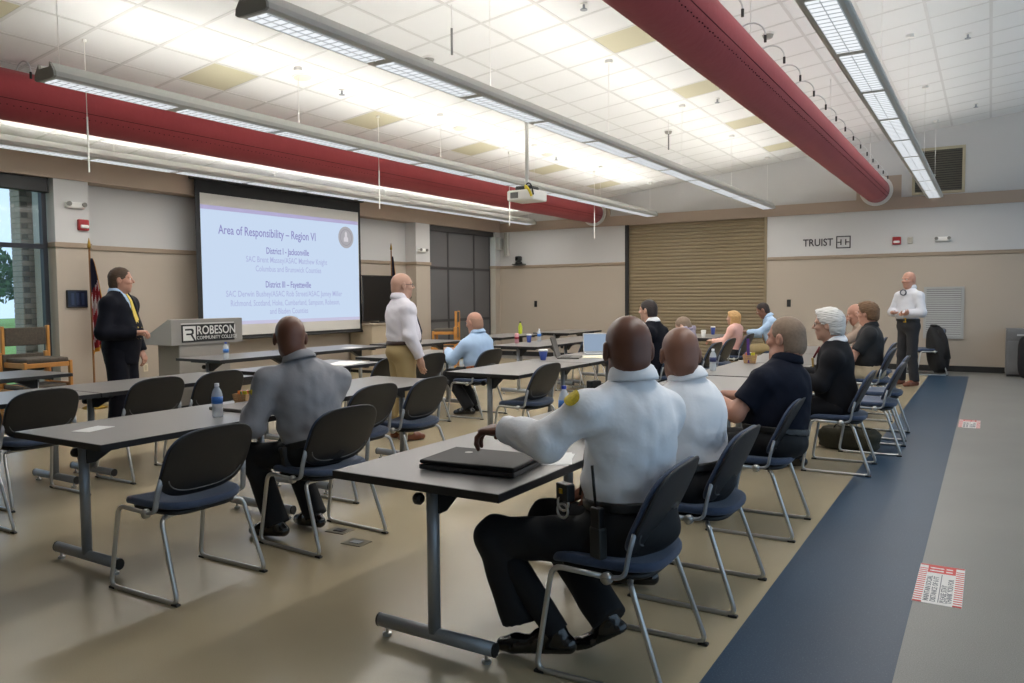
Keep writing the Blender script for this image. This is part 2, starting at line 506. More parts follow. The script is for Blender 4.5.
# ---- wall return grilles on the back wall
def grille(x0, x1, z0, z1, n, mf, mb, label, name, fr=0.045):
    t = thing(name, label, 'vent', ((x0 + x1) / 2, YB, (z0 + z1) / 2))
    hx, hz = (x1 - x0) / 2, (z1 - z0) / 2
    bm = B()
    box(bm, -hx, hx, -0.03, 0, hz - fr, hz); box(bm, -hx, hx, -0.03, 0, -hz, -hz + fr)
    box(bm, -hx, -hx + fr, -0.03, 0, -hz + fr, hz - fr); box(bm, hx - fr, hx, -0.03, 0, -hz + fr, hz - fr)
    obj('frame', bm, mf, t)
    obj('backing', box(B(), -hx + fr, hx - fr, -0.004, 0, -hz + fr, hz - fr), mb, t)
    st = (2 * hz - 2 * fr) / n
    l0 = None
    for k in range(n):
        z = -hz + fr + st * (k + 0.5)
        if l0 is None:
            l0 = obj('louver', prism(B(), [(-0.024, -st * 0.42), (-0.02, -st * 0.42), (-0.004, st * 0.38), (-0.008, st * 0.38)], -hx + fr, hx - fr, 'x'), mf if mb is not M_black else mat('grille_dark', (92, 88, 78), 0.6), t)
            l0.location = (0, 0, z)
        else:
            share('louver', l0, t, (0, 0, z))
grille(-1.08, -0.41, 0.62, 1.60, 22, mat('grille_white', (168, 168, 166), 0.5), mat('grille_back', (84, 82, 80), 0.7), 'white louvered return air grille low on the back wall', 'air_grille')
grille(-1.32, -0.44, SOF1 + 0.02, 4.22, 18, mat('grille_frame', (176, 166, 140), 0.5), M_black, 'large dark return air grille above the soffit', 'return_vent', 0.05)
# ================================================================ CEILING THINGS
M_house = mat('light_housing', (196, 196, 190), 0.4, 0.1)
M_louv = mat('louver_alu', (236, 238, 240), 0.4)
E_lens = emis('lens_glow', (242, 246, 250), 1.05)
def pendant(key, x, y0, y1, label, z=3.2):
    t = thing('pendant_light', label, 'light', (x, y0, z), 0, 'linear pendant lights')
    L = y1 - y0
    out = [(-0.115, 0.0), (-0.135, 0.012), (-0.13, 0.05), (-0.105, 0.085), (-0.075, 0.122), (-0.07, 0.085), (0.07, 0.085), (0.075, 0.122), (0.105, 0.085), (0.13, 0.05), (0.135, 0.012), (0.115, 0.0)]
    obj('housing', prism(B(), out, 0.02, L - 0.02, 'y'), M_house, t)
    for y in (0, L - 0.02):
        obj('end_cap', prism(B(), [(u * 1.03, v * 1.04 - 0.002) for u, v in out], y, y + 0.02, 'y'), mat('light_cap', (150, 148, 140), 0.5), t)
    n = 11; seg = L / n
    bm = B(); box(bm, -0.085, 0.085, 0.05, seg - 0.05, -0.004, -0.001)
    l0 = obj('lens', bm, E_lens, t)
    bm = B()
    for k in range(15):
        yy = 0.05 + (seg - 0.1) * (k + 0.5) / 15
        box(bm, -0.085, 0.085, yy - 0.002, yy + 0.002, -0.009, -0.004)
    for u in (-0.088, -0.003, 0.085):
        box(bm, u, u + 0.004, 0.05, seg - 0.05, -0.009, -0.004)
    g0 = obj('louver', bm, M_louv, l0)
    for k in range(1, n):
        l = share('lens', l0, t, (0, k * seg, 0)); share('louver', g0, l)
    bm = B(); prism(bm, [(-0.019, 0.0855), (0.019, 0.0855), (0.0, 0.119)], 0.2, L - 0.2, 'y')      # ridge-shaped lamp row in the trough, throwing light up and outward
    obj('uplight', bm, emis('up_' + key, (255, 252, 247), UP_POWER[key]), t)
    for k in range(6):
        y = 0.12 + (L - 0.24) * k / 5
        h = ceil_z(x) - z
        obj('cable', tube(B(), [(0, y, 0.085), (0, y, h + 0.005)], 0.003, 6), M_white, t)
        obj('canopy', lathe(B(), [(0.045, h - 0.03), (0.045, h + 0.01)], 12, (0, y, 0)), M_white, t)
    # direct light from each louvre run
    ld = bpy.data.lights.new('downlight', 'AREA'); ld.shape = 'RECTANGLE'; ld.size = 0.16; ld.size_y = L - 0.3
    ld.energy = DOWN_POWER * L; ld.color = (1.0, 0.97, 0.92)
    lo = bpy.data.objects.new('downlight', ld); lo.location = (0, L / 2, -0.03); link(lo, t)
pendant('L1', -9.42, 3.2, 16.4, 'long grey pendant light closest to the projection screen')
pendant('L2', -6.33, 3.42, 16.3, 'long grey pendant light running beside the duct over the lectern side')
pendant('L3', -3.85, 3.32, 16.3, 'long grey pendant light over the middle of the tables, beside the projector')
pendant('L4', -0.89, 2.4, 16.2, 'long grey pendant light above the blue floor stripe')

# ---- red fabric ducts
M_duct = mat('duct_red', (170, 66, 72), 0.85, var=0.12, vscale=2.5, bump=0.25, bscale=14, sheen=0.15)
def duct(x, y0, z, r, label, rings_side):
    t = thing('fabric_duct', label, 'duct', (x, y0, z))
    L = YB - 0.02 - y0
    prof = []
    n = 40
    for k in range(n + 1):
        y = L * k / n
        prof.append((r * (1 + 0.008 * math.sin(k * 1.9)), y))
    obj('sleeve', lathe(B(), prof, 40, axis='y'), M_duct, t, smooth=True)
    obj('end_collar', lathe(B(), [(r + 0.005, L - 0.05), (r + 0.06, L - 0.05), (r + 0.06, L + 0.0), (r + 0.005, L + 0.0)], 36, axis='y'), M_white, t, smooth=False)
    for s in (-1, 1):
        obj('seam', tube(B(), [(s * (r + 0.001) * math.cos(-0.35), y, (r + 0.001) * math.sin(-0.35)) for y in (0, L * 0.5, L - 0.05)], 0.004, 5), mat('duct_seam', (92, 22, 30), 0.8), t)
    bm = B()
    for k in range(int(L / 0.06)):
        a = -0.62 + (0.03 if k % 2 else 0)
        for s in (-1, 1):
            p = (s * r * math.cos(a), 0.05 + k * 0.06, r * math.sin(a))
            lathe(bm, [(0.007, -0.003), (0.007, 0.003)], 6, p)
    h = obj('air_holes', bm, mat('duct_hole', (70, 16, 24), 0.9), t); h['kind'] = 'stuff'
    nr = int(L / 0.72)
    for k in range(nr):
        y = 0.3 + k * 0.72
        cx = rings_side * 0.13
        pts = [(cx + 0.13 * math.cos(a), y, r * 0.80 + 0.12 * math.sin(a)) for a in [PI * j / 14 for j in range(15)]]
        c = obj('hanger_hoop', tube(B(), pts, 0.007, 6), mat('hoop_grey', (206, 208, 208), 0.5), t)
        a = pts[0] if rings_side > 0 else pts[-1]
        obj('clip', tube(B(), [a, (a[0], a[1], a[2] - 0.06)], 0.012, 6), M_black, c)
    for k in range(5):
        y = 1 + (L - 2) * k / 4
        hh = ceil_z(x) - z
        obj('drop_cable', tube(B(), [(0, y, r - 0.01), (0, y, hh + 0.01)], 0.005, 5), M_white, t)
duct(-8.0, -2.0, 3.43, 0.24, 'red fabric air duct on the projection screen side', 1)
duct(-1.94, -2.0, 3.49, 0.238, 'red fabric air duct on the blue stripe side', 1)

# ---- cords, sprinklers, detectors
M_cord = mat('cord_white', (232, 230, 222), 0.5)
for (x, y, zb, lab) in ((-7.07, 4.19, 2.65, 'thin white ceiling cord hanging near the presenter'), (-6.9, 8.0, 2.65, 'thin white ceiling cord hanging in front of the television'), (-6.85, 11.2, 2.66, 'thin white ceiling cord hanging under the projector'), (-6.6, 13.95, 2.6, 'thin white ceiling cord hanging before the duct end')):
    t = thing('ceiling_pull_line', lab, 'cord', (x, y, zb), 0, 'white ceiling cords')
    top = ceil_z(x) - zb
    obj('cord', tube(B(), [(0, 0, 0.5), (0, 0, top + 0.005)], 0.004, 6), M_cord, t)
    obj('pull', tube(B(), [(0, 0, 0), (0, 0, 0.5)], 0.008, 8), M_cord, t)
    obj('ceiling_hook', lathe(B(), [(0.02, top - 0.02), (0.02, top + 0.008)], 8), M_cord, t)
for (x, y, zl, lab) in ((-4.29, 6.02, 0.45, 'short grey rod hanging from the ceiling near the head of the middle pendant light'), (-4.27, 11.68, 0.45, 'short grey rod hanging from the ceiling before the roll-up door')):
    t = thing('hanging_rod', lab, 'rod', (x, y, ceil_z(x)), 0, 'grey hanging rods')
    obj('rod', tube(B(), [(0, 0, -zl), (0, 0, -zl + 0.24)], 0.011, 8), mat('rod_grey', (110, 110, 108), 0.5), t)
    obj('wire', tube(B(), [(0, 0, -zl + 0.24), (0, 0, 0.01)], 0.004, 5), M_grid, t)
for (x, y, lab) in ((-6.51, 6.92, 'small sprinkler head beside a yellowed tile over the lectern side'), (-3.38, 6.92, 'small sprinkler head between the yellowed tile and the red duct'), (-3.38, 11.22, 'small sprinkler head next to a yellowed tile, tight under the red duct'), (-0.3, 11.23, 'small sprinkler head on the ceiling over the grey floor border'), (-0.27, 15.42, 'small sprinkler head above the large dark return grille'), (-6.5, 12.2, 'small sprinkler head near the projector pole')):
    t = thing('sprinkler', lab, 'sprinkler', (x, y, ceil_z(x)), 0, 'ceiling sprinklers')
    obj('escutcheon', lathe(B(), [(0.04, -0.006), (0.035, 0.01)], 12), M_white, t)
    obj('stem', tube(B(), [(0, 0, 0), (0, 0, -0.05)], 0.012, 8), M_grey_metal, t)
    obj('deflector', lathe(B(), [(0.035, -0.058), (0.035, -0.05)], 10), M_grey_metal, t)
for (x, y, lab) in ((-5.22, 6.89, 'round smoke detector above the pendant light by the projector'), (-2.2, 9.2, 'round smoke detector peeking over the red duct'), (-4.5, 12.3, 'round smoke detector near the far grey hanging rod')):
    t = thing('smoke_detector', lab, 'detector', (x, y, ceil_z(x)), 0, 'smoke detectors')
    obj('base', lathe(B(), [(0.075, -0.012), (0.075, 0.01)], 20), M_white, t)
    obj('sensor', lathe(B(), [(0.03, -0.055), (0.05, -0.045), (0.062, -0.012)], 20), mat('sensor_grey', (150, 148, 140), 0.5), t, smooth=True)
for (x, y, lab) in ((-6.49, 6.29, 'round flush ceiling speaker above the suited presenter\'s table row'), (-6.53, 9.36, 'round flush ceiling speaker between two yellowed tiles'), (-6.5, 11.9, 'round flush ceiling speaker past the projector')):
    t = thing('ceiling_speaker', lab, 'speaker', (x, y, ceil_z(x)), 0, 'ceiling speakers')
    t.rotation_euler = (0, -SL, 0)
    obj('rim', lathe(B(), [(0.115, -0.008), (0.12, 0.01)], 24), M_white, t)
    obj('mesh_grille', lathe(B(), [(0.095, -0.012), (0.098, -0.008)], 24), mat('spk_grille', (212, 206, 190), 0.6), t)

# ---- projector on its pole
t = thing('projector', 'white ceiling projector hanging on a pole, facing the screen', 'projector', (-5.33, 9.17, 2.84), 0)
zt = ceil_z(-5.33) - 2.84
obj('body', box(B(), -0.2, 0.2, -0.2, 0.2, -0.09, 0.05, 0.025, 2), M_white, t)
obj('mount_plate', box(B(), -0.12, 0.12, -0.12, 0.12, 0.05, 0.11, 0.015), M_black, t)
obj('pole', tube(B(), [(0, 0, 0.1), (0, 0, zt + 0.01)], 0.025, 12), M_white, t)
obj('pole_flange', lathe(B(), [(0.09, zt - 0.02), (0.09, zt + 0.012)], 20), M_white, t)
obj('lens_barrel', lathe(B(), [(0.05, -0.235), (0.055, -0.19)], 20, (0, 0.06, -0.01), 'x'), M_black, t)
v = obj('vent', box(B(), -0.14, -0.02, -0.203, -0.199, -0.06, 0.02), mat('vent_grey', (150, 150, 148), 0.5), t)
for k in range(7):
    obj('vent_slot', box(B(), -0.135 + k * 0.017, -0.128 + k * 0.017, -0.206, -0.2, -0.055, 0.015), M_black, v)
obj('yellow_cable', tube(B(), smooth_path([(0.05, -0.12, 0.07), (0.1, -0.22, 0.1), (0.17, -0.24, 0.03), (0.19, -0.215, -0.05)], 0.08), 0.016, 8), mat('cable_yellow', (220, 196, 40), 0.5), t)
obj('black_cable', tube(B(), smooth_path([(0.0, -0.08, 0.1), (0.12, -0.16, 0.14), (0.2, -0.22, 0.08), (0.205, -0.19, -0.03)], 0.08), 0.01, 8), M_black, t)
# ================================================================ TABLES AND CHAIRS
M_edge = mat('edge_band', (26, 25, 25), 0.5)
W = 0.84
def make_table(L):
    t = thing('folding_table', 'x', 'table')
    obj('table_top', box(B(), -W / 2 + 0.004, W / 2 - 0.004, -L / 2 + 0.004, L / 2 - 0.004, 0.712, 0.742), M_laminate, t)
    bm = B()
    for a, b, c, d in ((-W / 2, W / 2, -L / 2, -L / 2 + 0.004), (-W / 2, W / 2, L / 2 - 0.004, L / 2), (-W / 2, -W / 2 + 0.004, -L / 2, L / 2), (W / 2 - 0.004, W / 2, -L / 2, L / 2)):
        box(bm, a, b, c, d, 0.708, 0.7405)
    obj('edge_band', bm, M_edge, t)
    obj('apron', box(B(), -0.02, 0.02, -L / 2 + 0.16, L / 2 - 0.16, 0.66, 0.705), M_edge, t)
    for s in (-1, 1):
        y = s * (L / 2 - 0.15)
        c = obj('leg_column', tube(B(), [(0, y, 0.07), (0, y, 0.71)], 0.027, 14), M_grey_metal, t, smooth=True)
        obj('hinge_bracket', prism(B(), [(y, 0.7), (y - s * 0.26, 0.705), (y - s * 0.2, 0.66), (y - s * 0.05, 0.58), (y, 0.58)], -0.035, 0.035, 'x'), M_black, c)
        obj('lock_knob', lathe(B(), [(0.018, -0.02), (0.026, -0.01), (0.026, 0.01), (0.018, 0.02)], 12, (-0.075, y, 0.63), 'x'), M_black, c)
        obj('top_rail', box(B(), -0.3, 0.3, y - 0.022, y + 0.022, 0.682, 0.712), M_black, c)
        f = obj('foot_bar', tube(B(), [(-0.3, y, 0.062), (0.3, y, 0.062)], 0.025, 12, flat=0.03), M_grey_metal, t, smooth=True)
        for q in (-1, 1):
            obj('end_cap', tube(B(), [(q * 0.298, y, 0.062), (q * 0.306, y, 0.062)], 0.0255, 12, flat=0.031), M_black, f)
            obj('glide', lathe(B(), [(0.02, 0.0), (0.02, 0.012), (0.008, 0.016), (0.008, 0.045)], 10, (q * 0.26, y, 0)), M_chrome, f)
    return t
TPROTO = {}
def table(cx, y0, y1, label, rz=0.0):
    L = round(y1 - y0, 2)
    if L not in TPROTO:
        o = TPROTO[L] = make_table(L)
    else:
        o = copy_tree(TPROTO[L])
    o.location = (cx, (y0 + y1) / 2, 0); o.rotation_euler = (0, 0, rz)
    o['label'] = label; o['group'] = 'folding training tables'
    return o
T = 1.53
for cx, y0, label in (
    (-1.965, 2.43, 'grey folding table under the closed black laptop and the white-shirted man\'s outstretched hand'),
    (-1.965, 3.97, 'grey folding table in front of the second white-shirted man'),
    (-1.965, 5.51, 'grey folding table where the man in the navy polo sits'),
    (-1.965, 7.10, 'grey folding table with a water bottle and small snack basket'),
    (-1.965, 8.64, 'grey folding table before the two empty blue-seated chairs'),
    (-1.965, 10.18, 'grey folding table where the person in the black shirt sits'),
    (-4.26, 2.28, 'grey folding table holding one water bottle and a white card'),
    (-4.52, 4.12, 'grey folding table with two empty chairs tucked in, next to the standing man in khakis'),
    (-4.17, 6.27, 'grey folding table with a blue cup and one chair tucked in'),
    (-4.17, 7.81, 'grey folding table carrying open laptops and papers'),
    (-4.17, 9.36, 'grey folding table where the man in the dark suit sits'),
    (-4.45, 13.2, 'grey folding table with a white cup, beside the woman in pink'),
    (-6.42, 2.05, 'grey folding table in the second row from the lectern, by the leftmost empty chair'),
    (-6.42, 3.59, 'grey folding table between the suited presenter and two empty chairs'),
    (-6.36, 5.39, 'grey folding table with white papers on it'),
    (-6.36, 7.35, 'grey folding table where the bald man in pale blue writes'),
    (-6.06, 9.98, 'grey folding table with red drink, blue cup and water bottle'),
    (-6.06, 11.53, 'grey folding table beyond the drinks, before two empty chairs'),
    (-8.37, 2.93, 'grey folding table near the stacked wooden chairs and lawn window'),
    (-8.34, 6.22, 'grey folding table in front of the lectern with a water bottle'),
    (-8.34, 7.77, 'grey folding table below the projection screen'),
    (-8.08, 9.55, 'grey folding table below the black television'),
    (-7.95, 12.02, 'grey folding table near the shaded window'),
    (-7.6, 14.0, 'grey folding table in the far corner of the room'),
):
    table(cx, y0, y0 + T, label)

def make_chair():
    t = thing('stacking_chair', 'x', 'chair')
    # padded seat and pan
    def seat(u, v, w):
        x, y = -u, v
        drop = 0.03 * max(0, (u - 0.10) / 0.13) ** 2
        return (x - 0.02, y, 0.432 + w - drop + 0.012 * (abs(v) / 0.24) ** 2)
    obj('seat', cushion(seat, 0.235, 0.245, 0.038, 3.4, 36, 4), M_fabric, t, smooth=True)
    obj('seat_pan', cushion(lambda u, v, w: (-u - 0.015, v, 0.405 + w), 0.20, 0.21, 0.025, 4, 28, 2), M_black, t, smooth=True)
    # backrest: black shell behind, fabric pad in front
    def back(off):
        def f(u, v, w):
            z = 0.662 + v
            x = 0.190 + 0.46 * v - 0.25 * v * v - 0.30 * u * u + off + w
            return (x, u, z)
        return f
    obj('back_pad', cushion(back(-0.022), 0.256, 0.176, 0.024, 3.2, 40, 4), M_fabric, t, smooth=True)
    sh = obj('back_shell', cushion(back(0.002), 0.259, 0.179, 0.016, 3.2, 40, 3), M_shell, t, smooth=True)
    arc = []
    f = back(0.019)
    for k in range(25):
        a = PI + 0.35 + (PI - 0.7) * k / 24
        p = f(0.228 * sgn_pow(math.cos(a), 2 / 3.0), 0.150 * sgn_pow(math.sin(a), 2 / 3.0), 0.0)
        arc.append(p)
    obj('piping', tube(B(), arc, 0.0035, 6), mat('piping_grey', (96, 96, 96), 0.5), sh, smooth=True)
    for s in (-1, 1):
        pts = [(0.06, s * 0.262, 0.425), (-0.19, s * 0.258, 0.432), (-0.255, s * 0.272, 0.011), (0.27, s * 0.272, 0.011), (0.13, s * 0.248, 0.405), (0.09, s * 0.16, 0.398), (0.09, 0.0, 0.398)]
        fr = obj('sled_frame', tube(B(), smooth_path(pts, 0.045, 4), 0.0115, 8), M_chrome, t, smooth=True)
        for x in (-0.24, 0.255):
            obj('glide', box(B(), x - 0.022, x + 0.022, s * 0.272 - 0.013, s * 0.272 + 0.013, 0.0, 0.012, 0.003), M_black, fr)
        arm = obj('back_support', tube(B(), smooth_path([(0.03, s * 0.268, 0.425), (0.115, s * 0.268, 0.435), (0.125, s * 0.264, 0.51), (0.145, s * 0.250, 0.60)], 0.06, 4), 0.017, 8, flat=0.009), M_grey_metal, t, smooth=True)
        obj('pivot', lathe(B(), [(0.022, -0.012), (0.024, 0.0), (0.022, 0.014)], 14, (0.045, s * 0.272, 0.425), 'y'), M_chrome, arm, smooth=True)
    return t
CHAIR = make_chair(); used = [False]
def chair(x, y, rz, label, group='stacking chairs at the tables'):
    if not used[0]:
        o = CHAIR; used[0] = True
    else:
        o = copy_tree(CHAIR)
    o.location = (x, y, 0); o.rotation_euler = (0, 0, rz)
    o['label'] = label; o['group'] = group
    return o
for x, y, rz, label in (
    (-1.25, 2.90, 0.03, 'stacking chair of the white-shirted man with a radio on his belt'),
    (-1.23, 3.80, 0.0, 'stacking chair of the second white-shirted man, without a radio'),
    (-1.24, 5.06, 0.02, 'stacking chair under the man in the navy polo shirt'),
    (-1.07, 7.10, 0.03, 'stacking chair under the white-haired man in the dark suit'),
    (-0.93, 8.10, 0.02, 'empty stacking chair with pale blue seat, beside the white-haired man\'s chair'),
    (-0.96, 8.95, 0.02, 'empty stacking chair with pale blue seat, next to the person in the black shirt'),
    (-1.2, 10.2, 0.0, 'stacking chair under the person in the black shirt'),
    (-1.3, 11.35, 0.0, 'stacking chair of the bald man who leans on his hand'),
    (-3.58, 2.58, 0.02, 'empty stacking chair by the grey table with the white card and water bottle'),
    (-3.48, 3.46, -0.05, 'stacking chair under the man in the grey uniform shirt'),
    (-4.12, 4.44, 0.0, 'empty stacking chair just past the grey-uniformed man'),
    (-4.08, 5.04, 0.05, 'empty stacking chair second past the grey-uniformed man, before the khaki trousers'),
    (-3.84, 6.60, 0.0, 'empty stacking chair tucked at the table with the blue cup'),
    (-6.07, 3.07, 0.0, 'empty stacking chair between the table with the card and the lawn window'),
    (-5.53, 2.27, 0.0, 'empty stacking chair standing alone off the end of the lawn-side table'),
    (-6.1, 4.0, 0.0, 'empty stacking chair right in front of the suited presenter'),
    (-6.12, 4.64, 0.0, 'empty stacking chair in front of the lectern'),
    (-5.75, 6.55, 0.0, 'empty stacking chair partly hidden behind the man in khakis'),
    (-5.72, 7.25, 0.0, 'empty stacking chair between the man in khakis and the man in pale blue'),
    (-5.46, 8.1, 0.0, 'stacking chair under the bald man in the pale blue shirt'),
    (-5.55, 11.1, 0.0, 'empty stacking chair beyond the grey open laptop'),
    (-5.45, 11.75, 0.0, 'empty stacking chair beyond the pale-screened laptop'),
    (-3.55, 9.4, 0.0, 'stacking chair under the man in the dark suit with brown hair'),
    (-3.4, 10.55, 0.0, 'empty stacking chair with black bag on it, by the white cup'),
    (-3.5, 11.6, 0.0, 'empty stacking chair behind the tall water bottle'),
    (-3.62, 13.15, 0.0, 'stacking chair under the woman in pink'),
    (-3.3, 14.45, 0.2, 'stacking chair under the man in a light blue shirt looking down'),
    (-0.97, 16.2, 0.4, 'stacking chair hung with a black coat by the air grille'),
):
    chair(x, y, rz, label)

# ---- stacked wooden armchairs
M_wood = mat('chair_wood', (190, 132, 62), 0.5, var=0.2, vscale=9)
M_uph = mat('upholstery', (84, 76, 66), 0.9, var=0.5, vscale=40)
def wood_chair(x, y, z, rz, label, arms=True):
    t = thing('wooden_chair', label, 'chair', (x, y, z), rz, 'stacked wooden chairs')
    obj('seat', box(B(), -0.24, 0.24, -0.25, 0.25, 0.42, 0.48, 0.02, 2), M_uph, t)
    obj('backrest', box(B(), -0.02, 0.02, -0.24, 0.24, 0.62, 0.84, 0.012, 2, M=Matrix.Translation((0.25, 0, 0))), M_uph, t)
    for s in (-1, 1):
        obj('leg', box(B(), 0.225, 0.275, s * 0.265 - 0.018, s * 0.265 + 0.018, 0, 0.86, 0.006), M_wood, t)
        obj('leg', box(B(), -0.26, -0.21, s * 0.265 - 0.018, s * 0.265 + 0.018, 0, 0.44, 0.006), M_wood, t)
        obj('side_rail', box(B(), -0.21, 0.225, s * 0.265 - 0.015, s * 0.265 + 0.015, 0.37, 0.43, 0.004), M_wood, t)
        obj('stretcher', box(B(), -0.21, 0.225, s * 0.265 - 0.012, s * 0.265 + 0.012, 0.12, 0.17, 0.004), M_wood, t)
    obj('front_rail', box(B(), -0.25, -0.22, -0.247, 0.247, 0.37, 0.425, 0.004), M_wood, t)
    return t
wood_chair(-9.80, 5.04, 0.0, PI, 'lower wooden chair of the stack by the lawn window')
wood_chair(-9.83, 5.09, 0.315, PI, 'upper wooden chair with patterned upholstery stacked by the lawn window')
wood_chair(-9.9, 13.5, 0.0, 0.5, 'lower wooden chair of the stack by the shaded window')
wood_chair(-9.92, 13.57, 0.33, 0.5, 'upper wooden chair with patterned upholstery stacked by the shaded window')

# ================================================================ LECTERN
M_lect = mat('lectern_grey', (150, 146, 140), 0.5, var=0.06, vscale=120)
M_lect2 = mat('lectern_side', (126, 118, 106), 0.5, var=0.06, vscale=120)
t = thing('lectern', 'wide grey lectern with a black and white college sign', 'lectern', (-9.2, 7.05, 0))
obj('head', prism(B(), [(0.0, 0.87), (0.0, 1.21), (-0.06, 1.215), (-0.58, 0.97), (-0.58, 0.87)], -0.575, 0.575, 'y'), M_lect, t)
obj('pedestal', box(B(), -0.5, -0.06, -0.43, 0.38, 0.05, 0.87), M_lect2, t)
obj('pedestal_front', box(B(), -0.06, -0.04, -0.43, 0.38, 0.05, 0.87), M_lect, t)
obj('plinth', box(B(), -0.5, -0.05, -0.43, 0.38, 0, 0.05), M_black, t)
obj('trim_strip', box(B(), -0.005, 0.006, -0.43, 0.43, 1.145, 1.16), mat('strip_white', (215, 213, 208), 0.5), t)
sg = obj('sign', box(B(), 0.0, 0.012, -0.42, 0.43, 0.905, 1.14, 0.002), mat('sign_black', (22, 22, 22), 0.4), t)
wm = mat('sign_white', (226, 226, 222), 0.5)
obj('logo_square', box(B(), 0.012, 0.015, -0.405, -0.21, 0.925, 1.12), wm, sg)
# the R cut out of the square
bk = mat('sign_black', (22, 22, 22), 0.4)
bm = B()
prism(bm, [(-0.375, 1.085), (-0.375, 1.062), (-0.285, 1.062), (-0.27, 1.05), (-0.27, 1.035), (-0.285, 1.022), (-0.36, 1.022), (-0.36, 1.0), (-0.29, 1.0), (-0.245, 0.925), (-0.215, 0.925), (-0.262, 1.003), (-0.243, 1.02), (-0.243, 1.066), (-0.262, 1.085)], 0.0149, 0.0165, 'x')
obj('logo_letter', bm, bk, sg)
text('sign_lettering', 'ROBESON', 0.165, wm, sg, (0.0125, -0.195, 1.005), (0, 1, 0), (0, 0, 1), bold=0.002, xscale=0.86)
text('sign_lettering', 'COMMUNITY COLLEGE', 0.068, wm, sg, (0.0125, -0.195, 0.935), (0, 1, 0), (0, 0, 1), xscale=0.93)

# ================================================================ PROJECTION SCREEN
SXX = -10.56
t = thing('projection_screen', 'large projection screen showing a pale blue slide about regional areas', 'screen', (SXX, 9.79, 0))
Y0, Y1 = 7.92 - 9.79, 11.66 - 9.79
def border(v): return v
obj('cloth', box(B(), -0.004, 0.0, Y0, Y1, 0.84, 3.36), mat('screen_black', (24, 24, 26), 0.7), t)
obj('bottom_bar', tube(B(), [(0, Y0 - 0.01, 0.83), (0, Y1 + 0.01, 0.83)], 0.018, 10), M_black, t)
obj('case', box(B(), -0.07, 0.06, Y0 - 0.06, Y1 + 0.06, 3.345, 3.42, 0.01), M_black, t)
obj('white_surface', box(B(), 0.0, 0.002, Y0 + 0.09, Y1 - 0.06, 0.885, 3.145), mat('screen_white', (205, 202, 196), 0.8), t)
def slide_mat(name, rgb, s):
    return emis(name, rgb, s)
SI = (Y0 + 0.09, Y1 - 0.07)
sl = obj('slide', box(B(), 0.002, 0.003, SI[0], SI[1], 1.12, 2.90), emis('slide_blue', (208, 226, 250), 0.92), t)
obj('slide_band', box(B(), 0.002, 0.003, SI[0], SI[1], 2.90, 2.965), emis('slide_lilac', (186, 180, 218), 0.9), t)
obj('slide_band', box(B(), 0.002, 0.003, SI[0], SI[1], 1.06, 1.12), emis('slide_lilac2', (206, 204, 232), 0.9), t)
E_t1 = emis('slide_title', (150, 148, 204), 0.9); E_t2 = emis('slide_text', (184, 192, 232), 0.9)
def line(body, yc, z, size, m, xs=1.0):
    text('slide_text', body, size, m, t, (0.0035, yc - 9.79, z), (0, 1, 0), (0, 0, 1), align='CENTER', extrude=0.0003, bold=0.002 if m is E_t1 else 0.0008, xscale=xs)
line('Area of Responsibility \u2013 Region VI', 9.40, 2.53, 0.205, E_t1, 0.75)
line('District I - Jacksonville', 9.79, 2.25, 0.155, E_t1, 0.70)
line('SAC Brent Massey/ASAC Matthew Knight', 9.80, 2.10, 0.14, E_t2, 0.78)
line('Columbus and Brunswick Counties', 9.82, 1.945, 0.14, E_t2, 0.76)
line('District III \u2013 Fayetteville', 9.79, 1.675, 0.155, E_t1, 0.70)
line('SAC Derwin Bushey/ASAC Rob Street/ASAC Jamey Miller', 9.78, 1.52, 0.14, E_t2, 0.80)
line('Richmond, Scotland, Hoke, Cumberland, Sampson, Robeson,', 9.79, 1.365, 0.14, E_t2, 0.73)
line('and Bladen Counties', 9.79, 1.22, 0.14, E_t2, 0.76)
se = obj('slide_seal', lathe(B(), [(0.205, 0.0031), (0.205, 0.0036)], 36, (0, 11.25 - 9.79, 2.64), 'x'), emis('seal_grey', (184, 182, 188), 0.85), t)
obj('seal_ring', tube(B(), [(0.004, 11.25 - 9.79 + 0.15 * math.cos(a), 2.64 + 0.15 * math.sin(a)) for a in [2 * PI * k / 40 for k in range(40)]], 0.004, 5, closed=True), emis('seal_line', (150, 146, 158), 0.85), se)
obj('seal_figure', prism(B(), [(1.40, 2.56), (1.52, 2.56), (1.52, 2.62), (1.49, 2.66), (1.49, 2.72), (1.46, 2.76), (1.43, 2.72), (1.43, 2.66), (1.40, 2.62)], 0.0036, 0.0042, 'x'), emis('seal_fig', (222, 218, 224), 0.9), se)

# ================================================================ WALL THINGS
# back wall lettering and its box logo
M_let = mat('wall_letter', (64, 58, 62), 0.4)
t = thing('wall_sign', 'dark TRUIST lettering with a square logo on the back wall', 'sign', (-2.83, YB, 2.52))
lt = text('lettering', 'TRUIST', 0.205, M_let, t, (-0.47, -0.006, -0.06), (1, 0, 0), (0, 0, 1), extrude=0.004, bold=0.0035, xscale=0.87)
bm = B()
for a, b, c, d in ((0.165, 0.185, -0.125, 0.12), (0.415, 0.435, -0.125, 0.12), (0.165, 0.435, -0.125, -0.105), (0.165, 0.435, 0.10, 0.12)):
    box(bm, a, b, -0.012, 0, c, d)
obj('logo_frame', bm, M_let, t)
bm = B()
box(bm, 0.245, 0.265, -0.012, 0, -0.06, 0.055); box(bm, 0.335, 0.355, -0.012, 0, -0.06, 0.055)
box(bm, 0.19, 0.265, -0.012, 0, -0.012, 0.008); box(bm, 0.335, 0.41, -0.012, 0, -0.012, 0.008)
obj('logo_bars', bm, M_let, t)

